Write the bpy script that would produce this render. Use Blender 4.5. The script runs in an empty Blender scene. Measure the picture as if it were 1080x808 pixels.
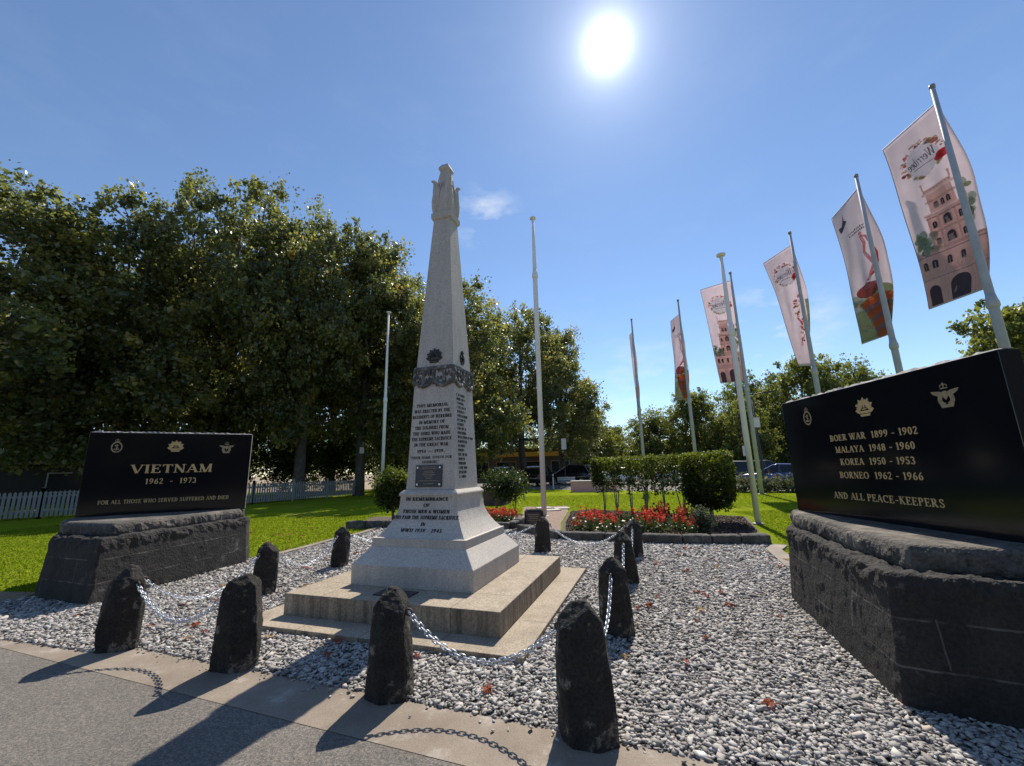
import bpy, bmesh, math, random
import numpy as np
from mathutils import Vector, Matrix, noise

random.seed(7)
rng = np.random.default_rng(11)
scene = bpy.context.scene
COL = scene.collection
R = math.radians

# ------------------------------------------------------------------ camera
PITCH, ROLL, FPX = 11.823, -1.434, 436.815
F_ = Vector((0, math.cos(R(PITCH)), math.sin(R(PITCH))))
R0 = Vector((1, 0, 0)); U0 = R0.cross(F_)
RR = R0 * math.cos(R(ROLL)) + U0 * math.sin(R(ROLL))
UU = -R0 * math.sin(R(ROLL)) + U0 * math.cos(R(ROLL))
cam = bpy.data.cameras.new('camera'); cam_o = bpy.data.objects.new('camera', cam)
COL.objects.link(cam_o)
cam.sensor_fit = 'HORIZONTAL'; cam.sensor_width = 36; cam.lens = 36 * FPX / 1080
cam.clip_start = 0.05; cam.clip_end = 3000
m = Matrix((RR, UU, -F_)).transposed().to_4x4(); m.translation = Vector((0, 0, 1.5))
cam_o.matrix_world = m
scene.camera = cam_o
scene.view_settings.view_transform = 'Standard'; scene.view_settings.look = 'None'
scene.view_settings.gamma = 1; scene.view_settings.exposure = 0.85
try: scene.view_settings.use_curve_mapping = False
except Exception: pass
scene.cycles.max_bounces = 8; scene.cycles.transparent_max_bounces = 8
scene.cycles.caustics_reflective = False; scene.cycles.caustics_refractive = False
scene.cycles.sample_clamp_indirect = 6
try: scene.cycles.use_denoising = True
except Exception: pass

# ------------------------------------------------------------------ helpers
def tag(o, label=None, cat=None, group=None, kind=None):
    if label: o['label'] = label
    if cat: o['category'] = cat
    if group: o['group'] = group
    if kind: o['kind'] = kind
    return o
def empty(name, loc=(0, 0, 0), rz=0.0):
    o = bpy.data.objects.new(name, None); COL.objects.link(o)
    o.location = loc; o.rotation_euler = (0, 0, rz); o.empty_display_size = .1
    return o
def link(name, me, mat=None, parent=None, smooth=False, loc=None):
    if mat is not None:
        for mm in (mat if isinstance(mat, (list, tuple)) else [mat]): me.materials.append(mm)
    if smooth: me.polygons.foreach_set('use_smooth', np.ones(len(me.polygons), dtype=bool))
    o = bpy.data.objects.new(name, me); COL.objects.link(o)
    if parent is not None: o.parent = parent
    if loc is not None: o.location = loc
    return o
def copy_tree(o, parent=None):
    c = o.copy(); COL.objects.link(c)
    if parent is not None: c.parent = parent
    for ch in [x for x in bpy.data.objects if x.parent == o]: copy_tree(ch, c)
    return c
def np_mesh(name, V, Fc, tint=None):
    """V (n,3); Fc (m,k) equal-size faces; tint per face value -> face attribute"""
    me = bpy.data.meshes.new(name)
    V = np.asarray(V, np.float32); Fc = np.asarray(Fc, np.int32); k = Fc.shape[1]
    me.vertices.add(len(V)); me.vertices.foreach_set('co', V.ravel())
    me.loops.add(Fc.size); me.loops.foreach_set('vertex_index', Fc.ravel())
    me.polygons.add(len(Fc))
    me.polygons.foreach_set('loop_start', np.arange(0, Fc.size, k, dtype=np.int32))
    me.update(calc_edges=True)
    if tint is not None:
        a = me.attributes.new('tint', 'FLOAT', 'FACE'); a.data.foreach_set('value', np.asarray(tint, np.float32))
    return me

class MB:
    def __init__(s): s.v = []; s.f = []; s.m = []
    def add(s, vs, fs, mi=0):
        b = len(s.v); s.v += [tuple(x) for x in vs]; s.f += [tuple(i + b for i in q) for q in fs]; s.m += [mi] * len(fs)
    def box(s, c, d, rz=0, mi=0, M=None):
        hx, hy, hz = d[0] / 2, d[1] / 2, d[2] / 2; vs = []
        for z in (-hz, hz):
            for x, y in ((-hx, -hy), (hx, -hy), (hx, hy), (-hx, hy)):
                X = x * math.cos(rz) - y * math.sin(rz); Y = x * math.sin(rz) + y * math.cos(rz)
                p = Vector((c[0] + X, c[1] + Y, c[2] + z))
                vs.append(M @ p if M else p)
        s.add(vs, [(3, 2, 1, 0), (4, 5, 6, 7), (0, 1, 5, 4), (1, 2, 6, 5), (2, 3, 7, 6), (3, 0, 4, 7)], mi)
    def rings(s, rs, cap=True, mi=0):
        n = len(rs[0]); b = len(s.v)
        vs = [p for r in rs for p in r]; fs = []
        for i in range(len(rs) - 1):
            for j in range(n):
                k = (j + 1) % n
                fs.append((i * n + j, i * n + k, (i + 1) * n + k, (i + 1) * n + j))
        if cap:
            fs.append(tuple(range(n - 1, -1, -1))); fs.append(tuple((len(rs) - 1) * n + j for j in range(n)))
        s.add(vs, fs, mi)
    def tube(s, pts, rad, n=8, mi=0, cap=True):
        pts = [Vector(p) for p in pts]
        if not isinstance(rad, (list, tuple)): rad = [rad] * len(pts)
        rs = []; ref = Vector((0, 0, 1))
        for i, p in enumerate(pts):
            t = (pts[min(i + 1, len(pts) - 1)] - pts[max(i - 1, 0)]).normalized()
            a = ref if abs(t.dot(ref)) < .95 else Vector((1, 0, 0))
            u = t.cross(a).normalized(); w = t.cross(u)
            rs.append([p + (u * math.cos(2 * math.pi * j / n) + w * math.sin(2 * math.pi * j / n)) * -rad[i] for j in range(n)])
        s.rings(rs, cap, mi)
    def lathe(s, prof, c=(0, 0, 0), n=20, mi=0):
        s.rings([[Vector((c[0] + r * math.cos(2 * math.pi * j / n), c[1] + r * math.sin(2 * math.pi * j / n), c[2] + z)) for j in range(n)] for r, z in prof], True, mi)
    def sq(s, lev, n=1, mi=0, cap=True):
        """stack of square rings: (half, z)"""
        s.rings([[Vector((a, -a, z)) if False else Vector(q) for q in ((-a, -a, z), (a, -a, z), (a, a, z), (-a, a, z))] for a, z in lev], cap, mi)
    def mesh(s, name):
        me = bpy.data.meshes.new(name); me.from_pydata([tuple(x) for x in s.v], [], s.f)
        me.polygons.foreach_set('material_index', np.array(s.m, np.int32)); me.update()
        return me
    def build(s, name, mat, parent=None, smooth=False, bevel=0, loc=None):
        o = link(name, s.mesh(name), mat, parent, smooth, loc)
        if bevel:
            b = o.modifiers.new('bevel', 'BEVEL'); b.width = bevel; b.segments = 2; b.limit_method = 'ANGLE'
        return o
def sheet(name, pts, z, mat, kind='structure', cat=None, label=None, thick=0):
    mb = MB(); vs = [(p[0], p[1], z) for p in pts]
    if thick:
        n = len(vs); mb.rings([[Vector((p[0], p[1], z - thick)) for p in pts], [Vector(v) for v in vs]])
    else: mb.add(vs, [tuple(range(len(vs)))])
    o = mb.build(name, mat); bm = bmesh.new(); bm.from_mesh(o.data); bmesh.ops.recalc_face_normals(bm, faces=bm.faces)
    if not thick and bm.faces and sum(f.normal.z for f in bm.faces) < 0: bmesh.ops.reverse_faces(bm, faces=bm.faces)
    bm.to_mesh(o.data); bm.free()
    return tag(o, label, cat, None, kind)

# ------------------------------------------------------------------ materials
def newmat(name):
    mt = bpy.data.materials.new(name); mt.use_nodes = True
    nt = mt.node_tree; return mt, nt, nt.nodes['Principled BSDF'], nt.nodes, nt.links
def ramp(nt, fac, stops):
    r = nt.nodes.new('ShaderNodeValToRGB'); e = r.color_ramp.elements
    while len(e) < len(stops): e.new(.5)
    for i, (p, c) in enumerate(stops): e[i].position = p; e[i].color = (*c, 1) if len(c) == 3 else c
    nt.links.new(fac, r.inputs[0]); return r.outputs[0]
def noise_n(nt, scale, detail=6, rough=.6, vec=None, kind='noise'):
    if kind == 'noise':
        n = nt.nodes.new('ShaderNodeTexNoise'); n.inputs['Detail'].default_value = detail; n.inputs['Roughness'].default_value = rough
    else: n = nt.nodes.new('ShaderNodeTexVoronoi')
    n.inputs['Scale'].default_value = scale
    if vec: nt.links.new(vec, n.inputs['Vector'])
    return n
def coord(nt, which='Object'):
    t = nt.nodes.new('ShaderNodeTexCoord'); return t.outputs[which]
def mixc(nt, f, a, b, mode='MIX'):
    n = nt.nodes.new('ShaderNodeMix'); n.data_type = 'RGBA'; n.blend_type = mode
    for sock, v in ((n.inputs[0], f), (n.inputs[6], a), (n.inputs[7], b)):
        if isinstance(v, (int, float)): sock.default_value = v
        elif isinstance(v, tuple): sock.default_value = (*v, 1)
        else: nt.links.new(v, sock)
    return n.outputs[2]
def bump(nt, h, bsdf, dist=.01, st=1.0):
    b = nt.nodes.new('ShaderNodeBump'); b.inputs['Distance'].default_value = dist; b.inputs['Strength'].default_value = st
    nt.links.new(h, b.inputs['Height']); nt.links.new(b.outputs[0], bsdf.inputs['Normal'])
def plain(name, c, rough=.5, metal=0, var=.12, scale=6, spec=.5, coat=0):
    mt, nt, b, N, L = newmat(name)
    n = noise_n(nt, scale, vec=coord(nt))
    c1 = tuple(x * (1 - var) for x in c); c2 = tuple(min(1, x * (1 + var)) for x in c)
    L.new(ramp(nt, n.outputs[0], [(.3, c1), (.7, c2)]), b.inputs['Base Color'])
    b.inputs['Roughness'].default_value = rough; b.inputs['Metallic'].default_value = metal
    b.inputs['Specular IOR Level'].default_value = spec; b.inputs['Coat Weight'].default_value = coat
    return mt
def stone(name, stops, big=2.0, fine=60, stain=None, rough=.8, bdist=.004, world=False, fstr=.25):
    mt, nt, b, N, L = newmat(name); co = coord(nt)
    if world:
        g = N.new('ShaderNodeNewGeometry'); co = g.outputs['Position']
    n1 = noise_n(nt, big, 5, .65, co); col = ramp(nt, n1.outputs[0], stops)
    n2 = noise_n(nt, fine, 3, .7, co)
    sp = ramp(nt, n2.outputs[0], [(.32, (.35, .35, .35)), (.5, (1, 1, 1)), (.68, (1.5, 1.5, 1.5))])
    col = mixc(nt, fstr, col, mixc(nt, 1, col, sp, 'MULTIPLY'))
    if stain:
        n3 = noise_n(nt, stain[0], 7, .7, co); f = ramp(nt, n3.outputs[0], [(stain[1], (0, 0, 0)), (stain[2], (1, 1, 1))])
        col = mixc(nt, f, col, stain[3])
    L.new(col, b.inputs['Base Color']); b.inputs['Roughness'].default_value = rough
    bump(nt, n2.outputs[0], b, bdist)
    return mt, nt, b

M = {}
def granite(name, stops, grime, fine, gstr, joints=()):
    mt, nt, b, N, L = newmat(name); co = coord(nt)
    col = ramp(nt, noise_n(nt, 2.2, 6, .7, co).outputs[0], stops)
    for sc, lo_, hi in ((fine, .5, 1.45), (fine * 2.7, .6, 1.35)):
        col = mixc(nt, .55, col, mixc(nt, 1, col, ramp(nt, noise_n(nt, sc, 2, .6, co).outputs[0], [(.34, (lo_,) * 3), (.5, (1, 1, 1)), (.66, (hi,) * 3)]), 'MULTIPLY'))
    mp = N.new('ShaderNodeMapping'); mp.inputs['Scale'].default_value = (9, 9, .9); L.new(co, mp.inputs[0])     # rain streaks
    st = ramp(nt, noise_n(nt, 1.0, 6, .7, mp.outputs[0]).outputs[0], [(.40, (0, 0, 0)), (.68, (gstr,) * 3)])
    g = N.new('ShaderNodeNewGeometry'); sp = N.new('ShaderNodeSeparateXYZ'); L.new(g.outputs['True Normal'], sp.inputs[0])
    ab = N.new('ShaderNodeMath'); ab.operation = 'LESS_THAN'; L.new(sp.outputs[2], ab.inputs[0]); ab.inputs[1].default_value = .5
    k = N.new('ShaderNodeMath'); k.operation = 'MULTIPLY'; L.new(st, k.inputs[0]); L.new(ab.outputs[0], k.inputs[1])
    col = mixc(nt, k.outputs[0], col, grime)
    bl = ramp(nt, noise_n(nt, 1.9, 8, .75, co).outputs[0], [(.52, (0, 0, 0)), (.72, (gstr * .8,) * 3)]); col = mixc(nt, bl, col, tuple((x + y) / 2 for x, y in zip(grime, stops[0][1])))
    so = N.new('ShaderNodeSeparateXYZ'); L.new(co, so.inputs[0])
    for axis, pos in joints:
        c = N.new('ShaderNodeMath'); c.operation = 'COMPARE'; L.new(so.outputs[axis], c.inputs[0]); c.inputs[1].default_value = pos; c.inputs[2].default_value = .0035
        col = mixc(nt, c.outputs[0], col, (.09, .08, .07))
    L.new(col, b.inputs['Base Color']); b.inputs['Roughness'].default_value = .8; b.inputs['Specular IOR Level'].default_value = .3
    bump(nt, noise_n(nt, fine, 3, .7, co).outputs[0], b, .002); return mt
M['granite'] = granite('granite', [(.3, (.52, .475, .425)), (.7, (.62, .57, .51))], (.34, .305, .27), 95, .40)
M['step_stone'] = granite('step_stone', [(.3, (.32, .26, .19)), (.7, (.44, .365, .275))], (.085, .074, .062), 60, .92, [(0, .74), (0, -.74), (1, -.74), (1, .74), (0, -.02)])
M['bluestone'], nt, b = stone('bluestone', [(.3, (.019, .0165, .0145)), (.7, (.050, .044, .037))], 5, 55, stain=(6.0, .56, .63, (.26, .23, .19)), rough=.95, bdist=.02, fstr=.9)
M['edging'], nt, b = stone('edging_stone', [(.3, (.05, .045, .04)), (.7, (.12, .11, .10))], 5, 50, stain=(3.5, .55, .7, (.24, .21, .18)), rough=.9, bdist=.01, fstr=.7)
# rusticated base stone with pale joints
def base_mat(name, joints):
    mt, nt, b, N, L = newmat(name); co = coord(nt)
    n1 = noise_n(nt, 3.5, 6, .65, co); col = ramp(nt, n1.outputs[0], [(.3, (.018, .016, .0145)), (.7, (.044, .039, .035))])
    n2 = noise_n(nt, 40, 4, .7, co); col = mixc(nt, .8, col, mixc(nt, 1, col, ramp(nt, n2.outputs[0], [(.3, (.35, .35, .35)), (.7, (1.5, 1.5, 1.5))]), 'MULTIPLY'))
    n3 = noise_n(nt, 3.0, 8, .75, co); col = mixc(nt, ramp(nt, n3.outputs[0], [(.60, (0, 0, 0)), (.70, (1, 1, 1))]), col, (.15, .14, .125))
    sep = N.new('ShaderNodeSeparateXYZ'); L.new(co, sep.inputs[0])
    wob = N.new('ShaderNodeMath'); wob.operation = 'MULTIPLY_ADD'; L.new(n1.outputs[0], wob.inputs[0]); wob.inputs[1].default_value = .03; L.new(sep.outputs[2], wob.inputs[2])
    for z in joints:
        c = N.new('ShaderNodeMath'); c.operation = 'COMPARE'; L.new(wob.outputs[0], c.inputs[0]); c.inputs[1].default_value = z; c.inputs[2].default_value = .006
        mm = N.new('ShaderNodeMath'); mm.operation = 'MULTIPLY'; L.new(c.outputs[0], mm.inputs[0]); L.new(ramp(nt, n1.outputs[0], [(.42, (0, 0, 0)), (.6, (.7, .7, .7))]), mm.inputs[1])
        col = mixc(nt, mm.outputs[0], col, (.2, .185, .165))
    for x, za, zb_ in ((-.86, .26, .53), (-.30, .02, .26), (.35, .26, .53), (-.45, .53, .74)):
        c = N.new('ShaderNodeMath'); c.operation = 'COMPARE'; L.new(sep.outputs[0], c.inputs[0]); c.inputs[1].default_value = x; c.inputs[2].default_value = .004
        z1 = N.new('ShaderNodeMath'); z1.operation = 'COMPARE'; L.new(sep.outputs[2], z1.inputs[0]); z1.inputs[1].default_value = (za + zb_) / 2; z1.inputs[2].default_value = (zb_ - za) / 2
        mm = N.new('ShaderNodeMath'); mm.operation = 'MULTIPLY'; L.new(c.outputs[0], mm.inputs[0]); L.new(z1.outputs[0], mm.inputs[1])
        m2 = N.new('ShaderNodeMath'); m2.operation = 'MULTIPLY'; L.new(mm.outputs[0], m2.inputs[0]); m2.inputs[1].default_value = .45
        col = mixc(nt, m2.outputs[0], col, (.2, .185, .165))
    L.new(col, b.inputs['Base Color']); b.inputs['Roughness'].default_value = .88
    bump(nt, n2.outputs[0], b, .015)
    return mt
M['base_stone'] = base_mat('rusticated_bluestone', (.26, .53))
M['cap_stone'], nt, b = stone('cap_stone', [(.3, (.055, .049, .043)), (.7, (.12, .107, .093))], 4, 40, stain=(3, .48, .66, (.25, .21, .17)), rough=.9, bdist=.012, fstr=.8)
M['black_granite'], nt, b, N, L = newmat('polished_black_granite')
n = noise_n(nt, 160, 3, .7, coord(nt)); L.new(ramp(nt, n.outputs[0], [(.4, (.006, .006, .009)), (.75, (.016, .016, .02))]), b.inputs['Base Color']); b.inputs['Roughness'].default_value = .10
M['honed'] = plain('honed_black_granite', (.02, .02, .022), .8, 0, .15, 40, .1)
M['sawn'], nt, b = stone('sawn_granite', [(.3, (.13, .125, .12)), (.7, (.26, .25, .24))], 12, 60, rough=.7)
M['gold'] = plain('gold_lettering', (.66, .47, .22), .5, .0, .1)
M['gold_dull'] = plain('weathered_gold_badge', (.36, .28, .16), .5, .0, .25, 40)
M['ink'] = plain('black_letter_paint', (.022, .02, .02), .7)
M['bronze'] = plain('dark_bronze', (.045, .038, .03), .45, .5, .3, 30)
M['garland'], _, _ = stone('weathered_carving', [(.3, (.06, .057, .055)), (.7, (.19, .18, .17))], 14, 70, stain=(16, .54, .66, (.42, .40, .37)), bdist=.006)
M['plaque'] = plain('plaque_metal', (.035, .032, .045), .35, .3)
M['silver'] = plain('silver_bolt', (.6, .6, .6), .3, .8)
M['zinc'] = plain('galvanised_chain', (.62, .65, .70), .38, .55, .12, 40)
M['iron'] = plain('rusty_iron', (.12, .09, .07), .7, .3)
M['white_pole'] = plain('white_pole_paint', (.86, .85, .86), .6, 0, .04, 2, .25)
M['grey_pole'] = plain('galvanised_pole', (.44, .45, .48), .6, .15, .12, 3, .3)
M['pole_cap'] = plain('pole_fitting', (.25, .24, .23), .5, .4)
# asphalt
M['asphalt'], nt, b, N, L = newmat('asphalt')
g = N.new('ShaderNodeNewGeometry').outputs['Position']
n1 = noise_n(nt, .8, 5, .6, g); c = ramp(nt, n1.outputs[0], [(.3, (.128, .114, .100)), (.7, (.182, .163, .143))])
n2 = noise_n(nt, 75, 4, .9, g); c = mixc(nt, .95, c, mixc(nt, 1, c, ramp(nt, n2.outputs[0], [(.33, (.30, .30, .30)), (.5, (1, 1, 1)), (.66, (2.3, 2.2, 2.1))]), 'MULTIPLY'))
n3 = noise_n(nt, 2.6, 7, .7, g); c = mixc(nt, ramp(nt, n3.outputs[0], [(.55, (0, 0, 0)), (.8, (.5, .5, .5))]), c, (.19, .175, .16))
L.new(c, b.inputs['Base Color']); b.inputs['Roughness'].default_value = .85; bump(nt, n2.outputs[0], b, .006)
# concrete kerb
M['concrete'], nt, b = stone('concrete', [(.3, (.20, .155, .115)), (.7, (.33, .27, .21))], 1.6, 110, stain=(3.2, .56, .80, (.50, .46, .41)), bdist=.002, world=True, fstr=.35)
M['gravel_base'], _, _ = stone('gravel_bed', [(.3, (.10, .09, .085)), (.7, (.2, .19, .18))], 30, 80, world=True)
M['soil'], _, _ = stone('garden_soil', [(.3, (.045, .03, .022)), (.7, (.12, .085, .065))], 6, 45, bdist=.02, world=True, fstr=.8, stain=(22, .62, .7, (.3, .22, .16)))
M['brick_path'], _, _ = stone('path_earth', [(.3, (.17, .10, .07)), (.7, (.28, .185, .13))], 6, 45, bdist=.01, world=True, fstr=.6)
M['dirt'], _, _ = stone('bare_earth', [(.3, (.26, .18, .10)), (.7, (.38, .28, .17))], 5, 60, bdist=.01, world=True, fstr=.5)
M['paver'], _, _ = stone('paver', [(.3, (.42, .39, .35)), (.7, (.55, .52, .47))], 6, 60, world=True)
# lawn
M['lawn'], nt, b, N, L = newmat('lawn_turf')
g = N.new('ShaderNodeNewGeometry').outputs['Position']
n1 = noise_n(nt, .5, 6, .6, g); c = ramp(nt, n1.outputs[0], [(.3, (.18, .255, .014)), (.52, (.235, .31, .020)), (.72, (.31, .35, .05))])
n2 = noise_n(nt, 28, 5, .75, g); c = mixc(nt, .8, c, mixc(nt, 1, c, ramp(nt, n2.outputs[0], [(.3, (.4, .42, .4)), (.7, (1.6, 1.5, 1.4))]), 'MULTIPLY'))
n3 = noise_n(nt, 2.4, 7, .75, g); c = mixc(nt, ramp(nt, n3.outputs[0], [(.54, (0, 0, 0)), (.74, (.55, .55, .55))]), c, (.38, .36, .09))
n4 = noise_n(nt, 4.1, 5, .7, g); c = mixc(nt, ramp(nt, n4.outputs[0], [(.56, (0, 0, 0)), (.7, (.5, .5, .5))]), c, (.13, .23, .012))
L.new(c, b.inputs['Base Color']); b.inputs['Roughness'].default_value = .9; b.inputs['Specular IOR Level'].default_value = .0
bump(nt, n2.outputs[0], b, .05)
def tint_mat(name, stops, rough=.5, transl=0.0, tcol=(1, 1, 1), spec=.4):
    mt, nt, b, N, L = newmat(name)
    a = N.new('ShaderNodeAttribute'); a.attribute_name = 'tint'
    c = ramp(nt, a.outputs['Fac'], stops); L.new(c, b.inputs['Base Color'])
    b.inputs['Roughness'].default_value = rough; b.inputs['Specular IOR Level'].default_value = spec
    if transl:
        t = N.new('ShaderNodeBsdfTranslucent'); L.new(mixc(nt, 1, c, tcol, 'MULTIPLY'), t.inputs[0])
        mx = N.new('ShaderNodeMixShader'); mx.inputs[0].default_value = transl
        L.new(b.outputs[0], mx.inputs[1]); L.new(t.outputs[0], mx.inputs[2]); L.new(mx.outputs[0], N['Material Output'].inputs[0])
    return mt
M['plane_leaf'] = tint_mat('plane_tree_leaf', [(0, (.075, .09, .048)), (.45, (.145, .16, .066)), (.8, (.235, .23, .075)), (.93, (.40, .34, .08)), (1, (.26, .16, .065))], .36, .54, (1.75, 1.75, 1.0), .8)
M['far_leaf'] = tint_mat('bushy_tree_leaf', [(0, (.085, .11, .04)), (.5, (.16, .185, .055)), (1, (.25, .26, .07))], .45, .55, (1.6, 1.5, .8), .4)
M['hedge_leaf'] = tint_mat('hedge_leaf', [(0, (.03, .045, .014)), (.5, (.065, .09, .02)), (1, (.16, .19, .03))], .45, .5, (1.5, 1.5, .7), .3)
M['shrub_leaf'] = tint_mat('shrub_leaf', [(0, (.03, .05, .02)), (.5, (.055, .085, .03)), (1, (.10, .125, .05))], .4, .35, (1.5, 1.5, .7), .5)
M['grey_leaf'] = tint_mat('greygreen_leaf', [(0, (.045, .065, .04)), (.5, (.08, .10, .065)), (1, (.14, .16, .11))], .6, .3, (1.3, 1.3, .9), .3)
M['low_leaf'] = tint_mat('strap_leaf', [(0, (.07, .08, .045)), (.5, (.14, .15, .08)), (1, (.22, .22, .13))], .6, .3, (1.3, 1.3, .9), .3)
M['flower'] = tint_mat('red_flower', [(0, (.42, .03, .02)), (.6, (.64, .085, .05)), (1, (.72, .22, .13))], .7, .4, (1.2, 1.1, 1.1), .1)
M['grass'] = tint_mat('grass_blade', [(0, (.15, .21, .014)), (.6, (.25, .32, .022)), (1, (.42, .42, .11))], .8, .55, (1.2, 1.2, .7), .05)
M['dead_leaf'] = tint_mat('fallen_leaf', [(0, (.20, .045, .025)), (.5, (.32, .085, .045)), (.8, (.36, .17, .08)), (1, (.5, .38, .2))], .7, .3, (1.3, 1.1, 1), .2)
M['gravel'] = tint_mat('gravel_stone', [(0, (.13, .118, .11)), (.25, (.31, .285, .262)), (.6, (.45, .418, .385)), (.85, (.59, .555, .515)), (.94, (.46, .35, .27)), (1, (.76, .74, .70))], .7, 0, spec=.3)
M['mulch'] = tint_mat('bark_chip', [(0, (.03, .02, .015)), (.5, (.09, .06, .042)), (1, (.3, .22, .16))], .85, 0, spec=.2)
M['bark'], _, _ = stone('bark', [(.3, (.05, .042, .034)), (.7, (.13, .11, .09))], 3, 12, bdist=.03)
M['pale_bark'], _, _ = stone('pale_bark', [(.3, (.16, .15, .13)), (.7, (.3, .28, .24))], 3, 12, bdist=.02)
M['fence_white_shaded'] = plain('fence_paint', (.27, .26, .25), .8, 0, .1, 3)  # white paint darkened, the shade on the fence put into its colour
M['pink_block'] = plain('pink_blockwork', (.62, .33, .33), .85, 0, .12, 4)
M['brown_wall'] = plain('rusty_planter', (.10, .055, .045), .8, 0, .2, 4)
M['cap_pale'] = plain('pale_coping', (.5, .45, .42), .8)
M['glass_dark'] = plain('car_glass', (.012, .014, .016), .06, 0, .1)
M['tyre'] = plain('rubber_tyre', (.02, .02, .02), .85)
M['rim'] = plain('alloy_rim', (.5, .5, .52), .3, .7)
M['lamp'] = plain('lamp_glass', (.7, .7, .7), .15)
M['red_lamp'] = plain('tail_lamp_glass', (.4, .02, .02), .2)
M['black_trim'] = plain('black_trim', (.02, .02, .021), .55)
for k, c in dict(car_black=(.012, .012, .014), car_white=(.75, .75, .74), car_silver=(.5, .51, .52), car_blue=(.012, .065, .26), car_grey=(.08, .085, .09)).items():
    M[k] = plain(k + '_paint', c, .25, 0, .03, 2, coat=.6)
M['yellow'] = plain('yellow_awning', (.62, .33, .03), .7)
M['shop_wall'] = plain('shop_wall', (.15, .125, .105), .8)
M['pale_wall'] = plain('pale_wall', (.50, .46, .43), .8)
M['dark_wall'] = plain('dark_wall', (.05, .045, .042), .85)
M['green_roof'] = plain('greygreen_roof', (.28, .31, .30), .6, 0, .08, 1)
M['sign_white'] = plain('sign_white', (.7, .7, .7), .5)
M['sign_blue'] = plain('sign_blue', (.04, .09, .3), .5)
M['post_dark'] = plain('dark_post', (.035, .035, .04), .5)
M['window'] = plain('window_glass', (.03, .035, .04), .08)
def cloth(name, c):
    mt, nt, b, N, L = newmat(name)
    n = noise_n(nt, 3, 4, .6, coord(nt)); c1 = tuple(x * .93 for x in c)
    cc = ramp(nt, n.outputs[0], [(.3, c1), (.7, c)]); L.new(cc, b.inputs['Base Color']); b.inputs['Roughness'].default_value = .75
    t = N.new('ShaderNodeBsdfTranslucent'); L.new(cc, t.inputs[0])
    mx = N.new('ShaderNodeMixShader'); mx.inputs[0].default_value = .68
    L.new(b.outputs[0], mx.inputs[1]); L.new(t.outputs[0], mx.inputs[2]); L.new(mx.outputs[0], N['Material Output'].inputs[0])
    return mt
CL = {k: cloth('banner_' + k, c) for k, c in dict(
    base=(.86, .76, .79), white=(.86, .87, .90), wall=(.76, .53, .47), wall2=(.84, .66, .60), dark=(.13, .11, .14), green=(.34, .42, .22),
    palegreen=(.52, .60, .48), red=(.75, .09, .10), pink=(.80, .33, .36), orange=(.85, .25, .08), maroon=(.42, .11, .09), stripe=(.42, .33, .38), tan=(.72, .56, .36), ink=(.16, .14, .18)).items()}

# ------------------------------------------------------------------ world and sun
SUN = Vector((0.19024, 0.62054, 0.76075)).normalized()
EL = math.asin(SUN.z); AZ = math.atan2(SUN.x, SUN.y)
w = bpy.data.worlds.new('World'); scene.world = w; w.use_nodes = True
nt = w.node_tree; N = nt.nodes; L = nt.links
bg = N['Background']; bg.inputs[1].default_value = 0.083
sky = N.new('ShaderNodeTexSky'); sky.sky_type = 'NISHITA'; sky.sun_disc = False
sky.sun_elevation = EL; sky.sun_rotation = AZ; sky.altitude = 20; sky.air_density = 1.0; sky.dust_density = .0; sky.ozone_density = 4.0
tc = N.new('ShaderNodeTexCoord'); dirv = tc.outputs['Generated']
def math_n(op, a, b=None, clamp=False):
    n = N.new('ShaderNodeMath'); n.operation = op; n.use_clamp = clamp
    for i, v in enumerate((a, b)):
        if v is None: continue
        if isinstance(v, (int, float)): n.inputs[i].default_value = v
        else: L.new(v, n.inputs[i])
    return n.outputs[0]
def dotdir(v):
    n = N.new('ShaderNodeVectorMath'); n.operation = 'DOT_PRODUCT'; L.new(dirv, n.inputs[0]); n.inputs[1].default_value = tuple(v); return n.outputs['Value']
ang = math_n('ARCCOSINE', math_n('MINIMUM', dotdir(SUN), .999999))           # angle to the sun, radians
disc = math_n('MULTIPLY', math_n('EXPONENT', math_n('MULTIPLY', ang, -55)), 27)
g1 = math_n('MULTIPLY', math_n('EXPONENT', math_n('MULTIPLY', ang, -13)), 3.4)
g2 = math_n('MULTIPLY', math_n('EXPONENT', math_n('MULTIPLY', ang, -5)), .9)
glow = math_n('ADD', math_n('ADD', disc, g1), g2)
# thin clouds
mp = N.new('ShaderNodeMapping'); mp.inputs['Scale'].default_value = (5, 5, 13); mp.inputs['Rotation'].default_value = (.3, .2, .5); L.new(dirv, mp.inputs[0])
cn = N.new('ShaderNodeTexNoise'); cn.inputs['Scale'].default_value = 1.6; cn.inputs['Detail'].default_value = 9; cn.inputs['Roughness'].default_value = .58; L.new(mp.outputs[0], cn.inputs[0])
cm = math_n('DIVIDE', math_n('SUBTRACT', cn.outputs[0], .50), .28, True)
def patch(v, r):
    return math_n('SUBTRACT', 1, math_n('DIVIDE', math_n('ARCCOSINE', math_n('MINIMUM', dotdir(Vector(v).normalized()), .999999)), r, True), True)
pm = math_n('MAXIMUM', patch((-.046, .85, .56), .09), patch((.535, .80, .27), .13))
pm = math_n('MAXIMUM', pm, math_n('MULTIPLY', patch((.30, .9, .12), .2), .8))
pm = math_n('ADD', pm, .03)
cl = math_n('MULTIPLY', math_n('MULTIPLY', cm, pm), .9, True)
comb = N.new('ShaderNodeMix'); comb.data_type = 'RGBA'; comb.inputs[7].default_value = (6.5, 6.7, 7.0, 1); L.new(cl, comb.inputs[0]); L.new(sky.outputs[0], comb.inputs[6])
addn = N.new('ShaderNodeMix'); addn.data_type = 'RGBA'; addn.blend_type = 'ADD'; addn.inputs[0].default_value = 1
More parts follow.
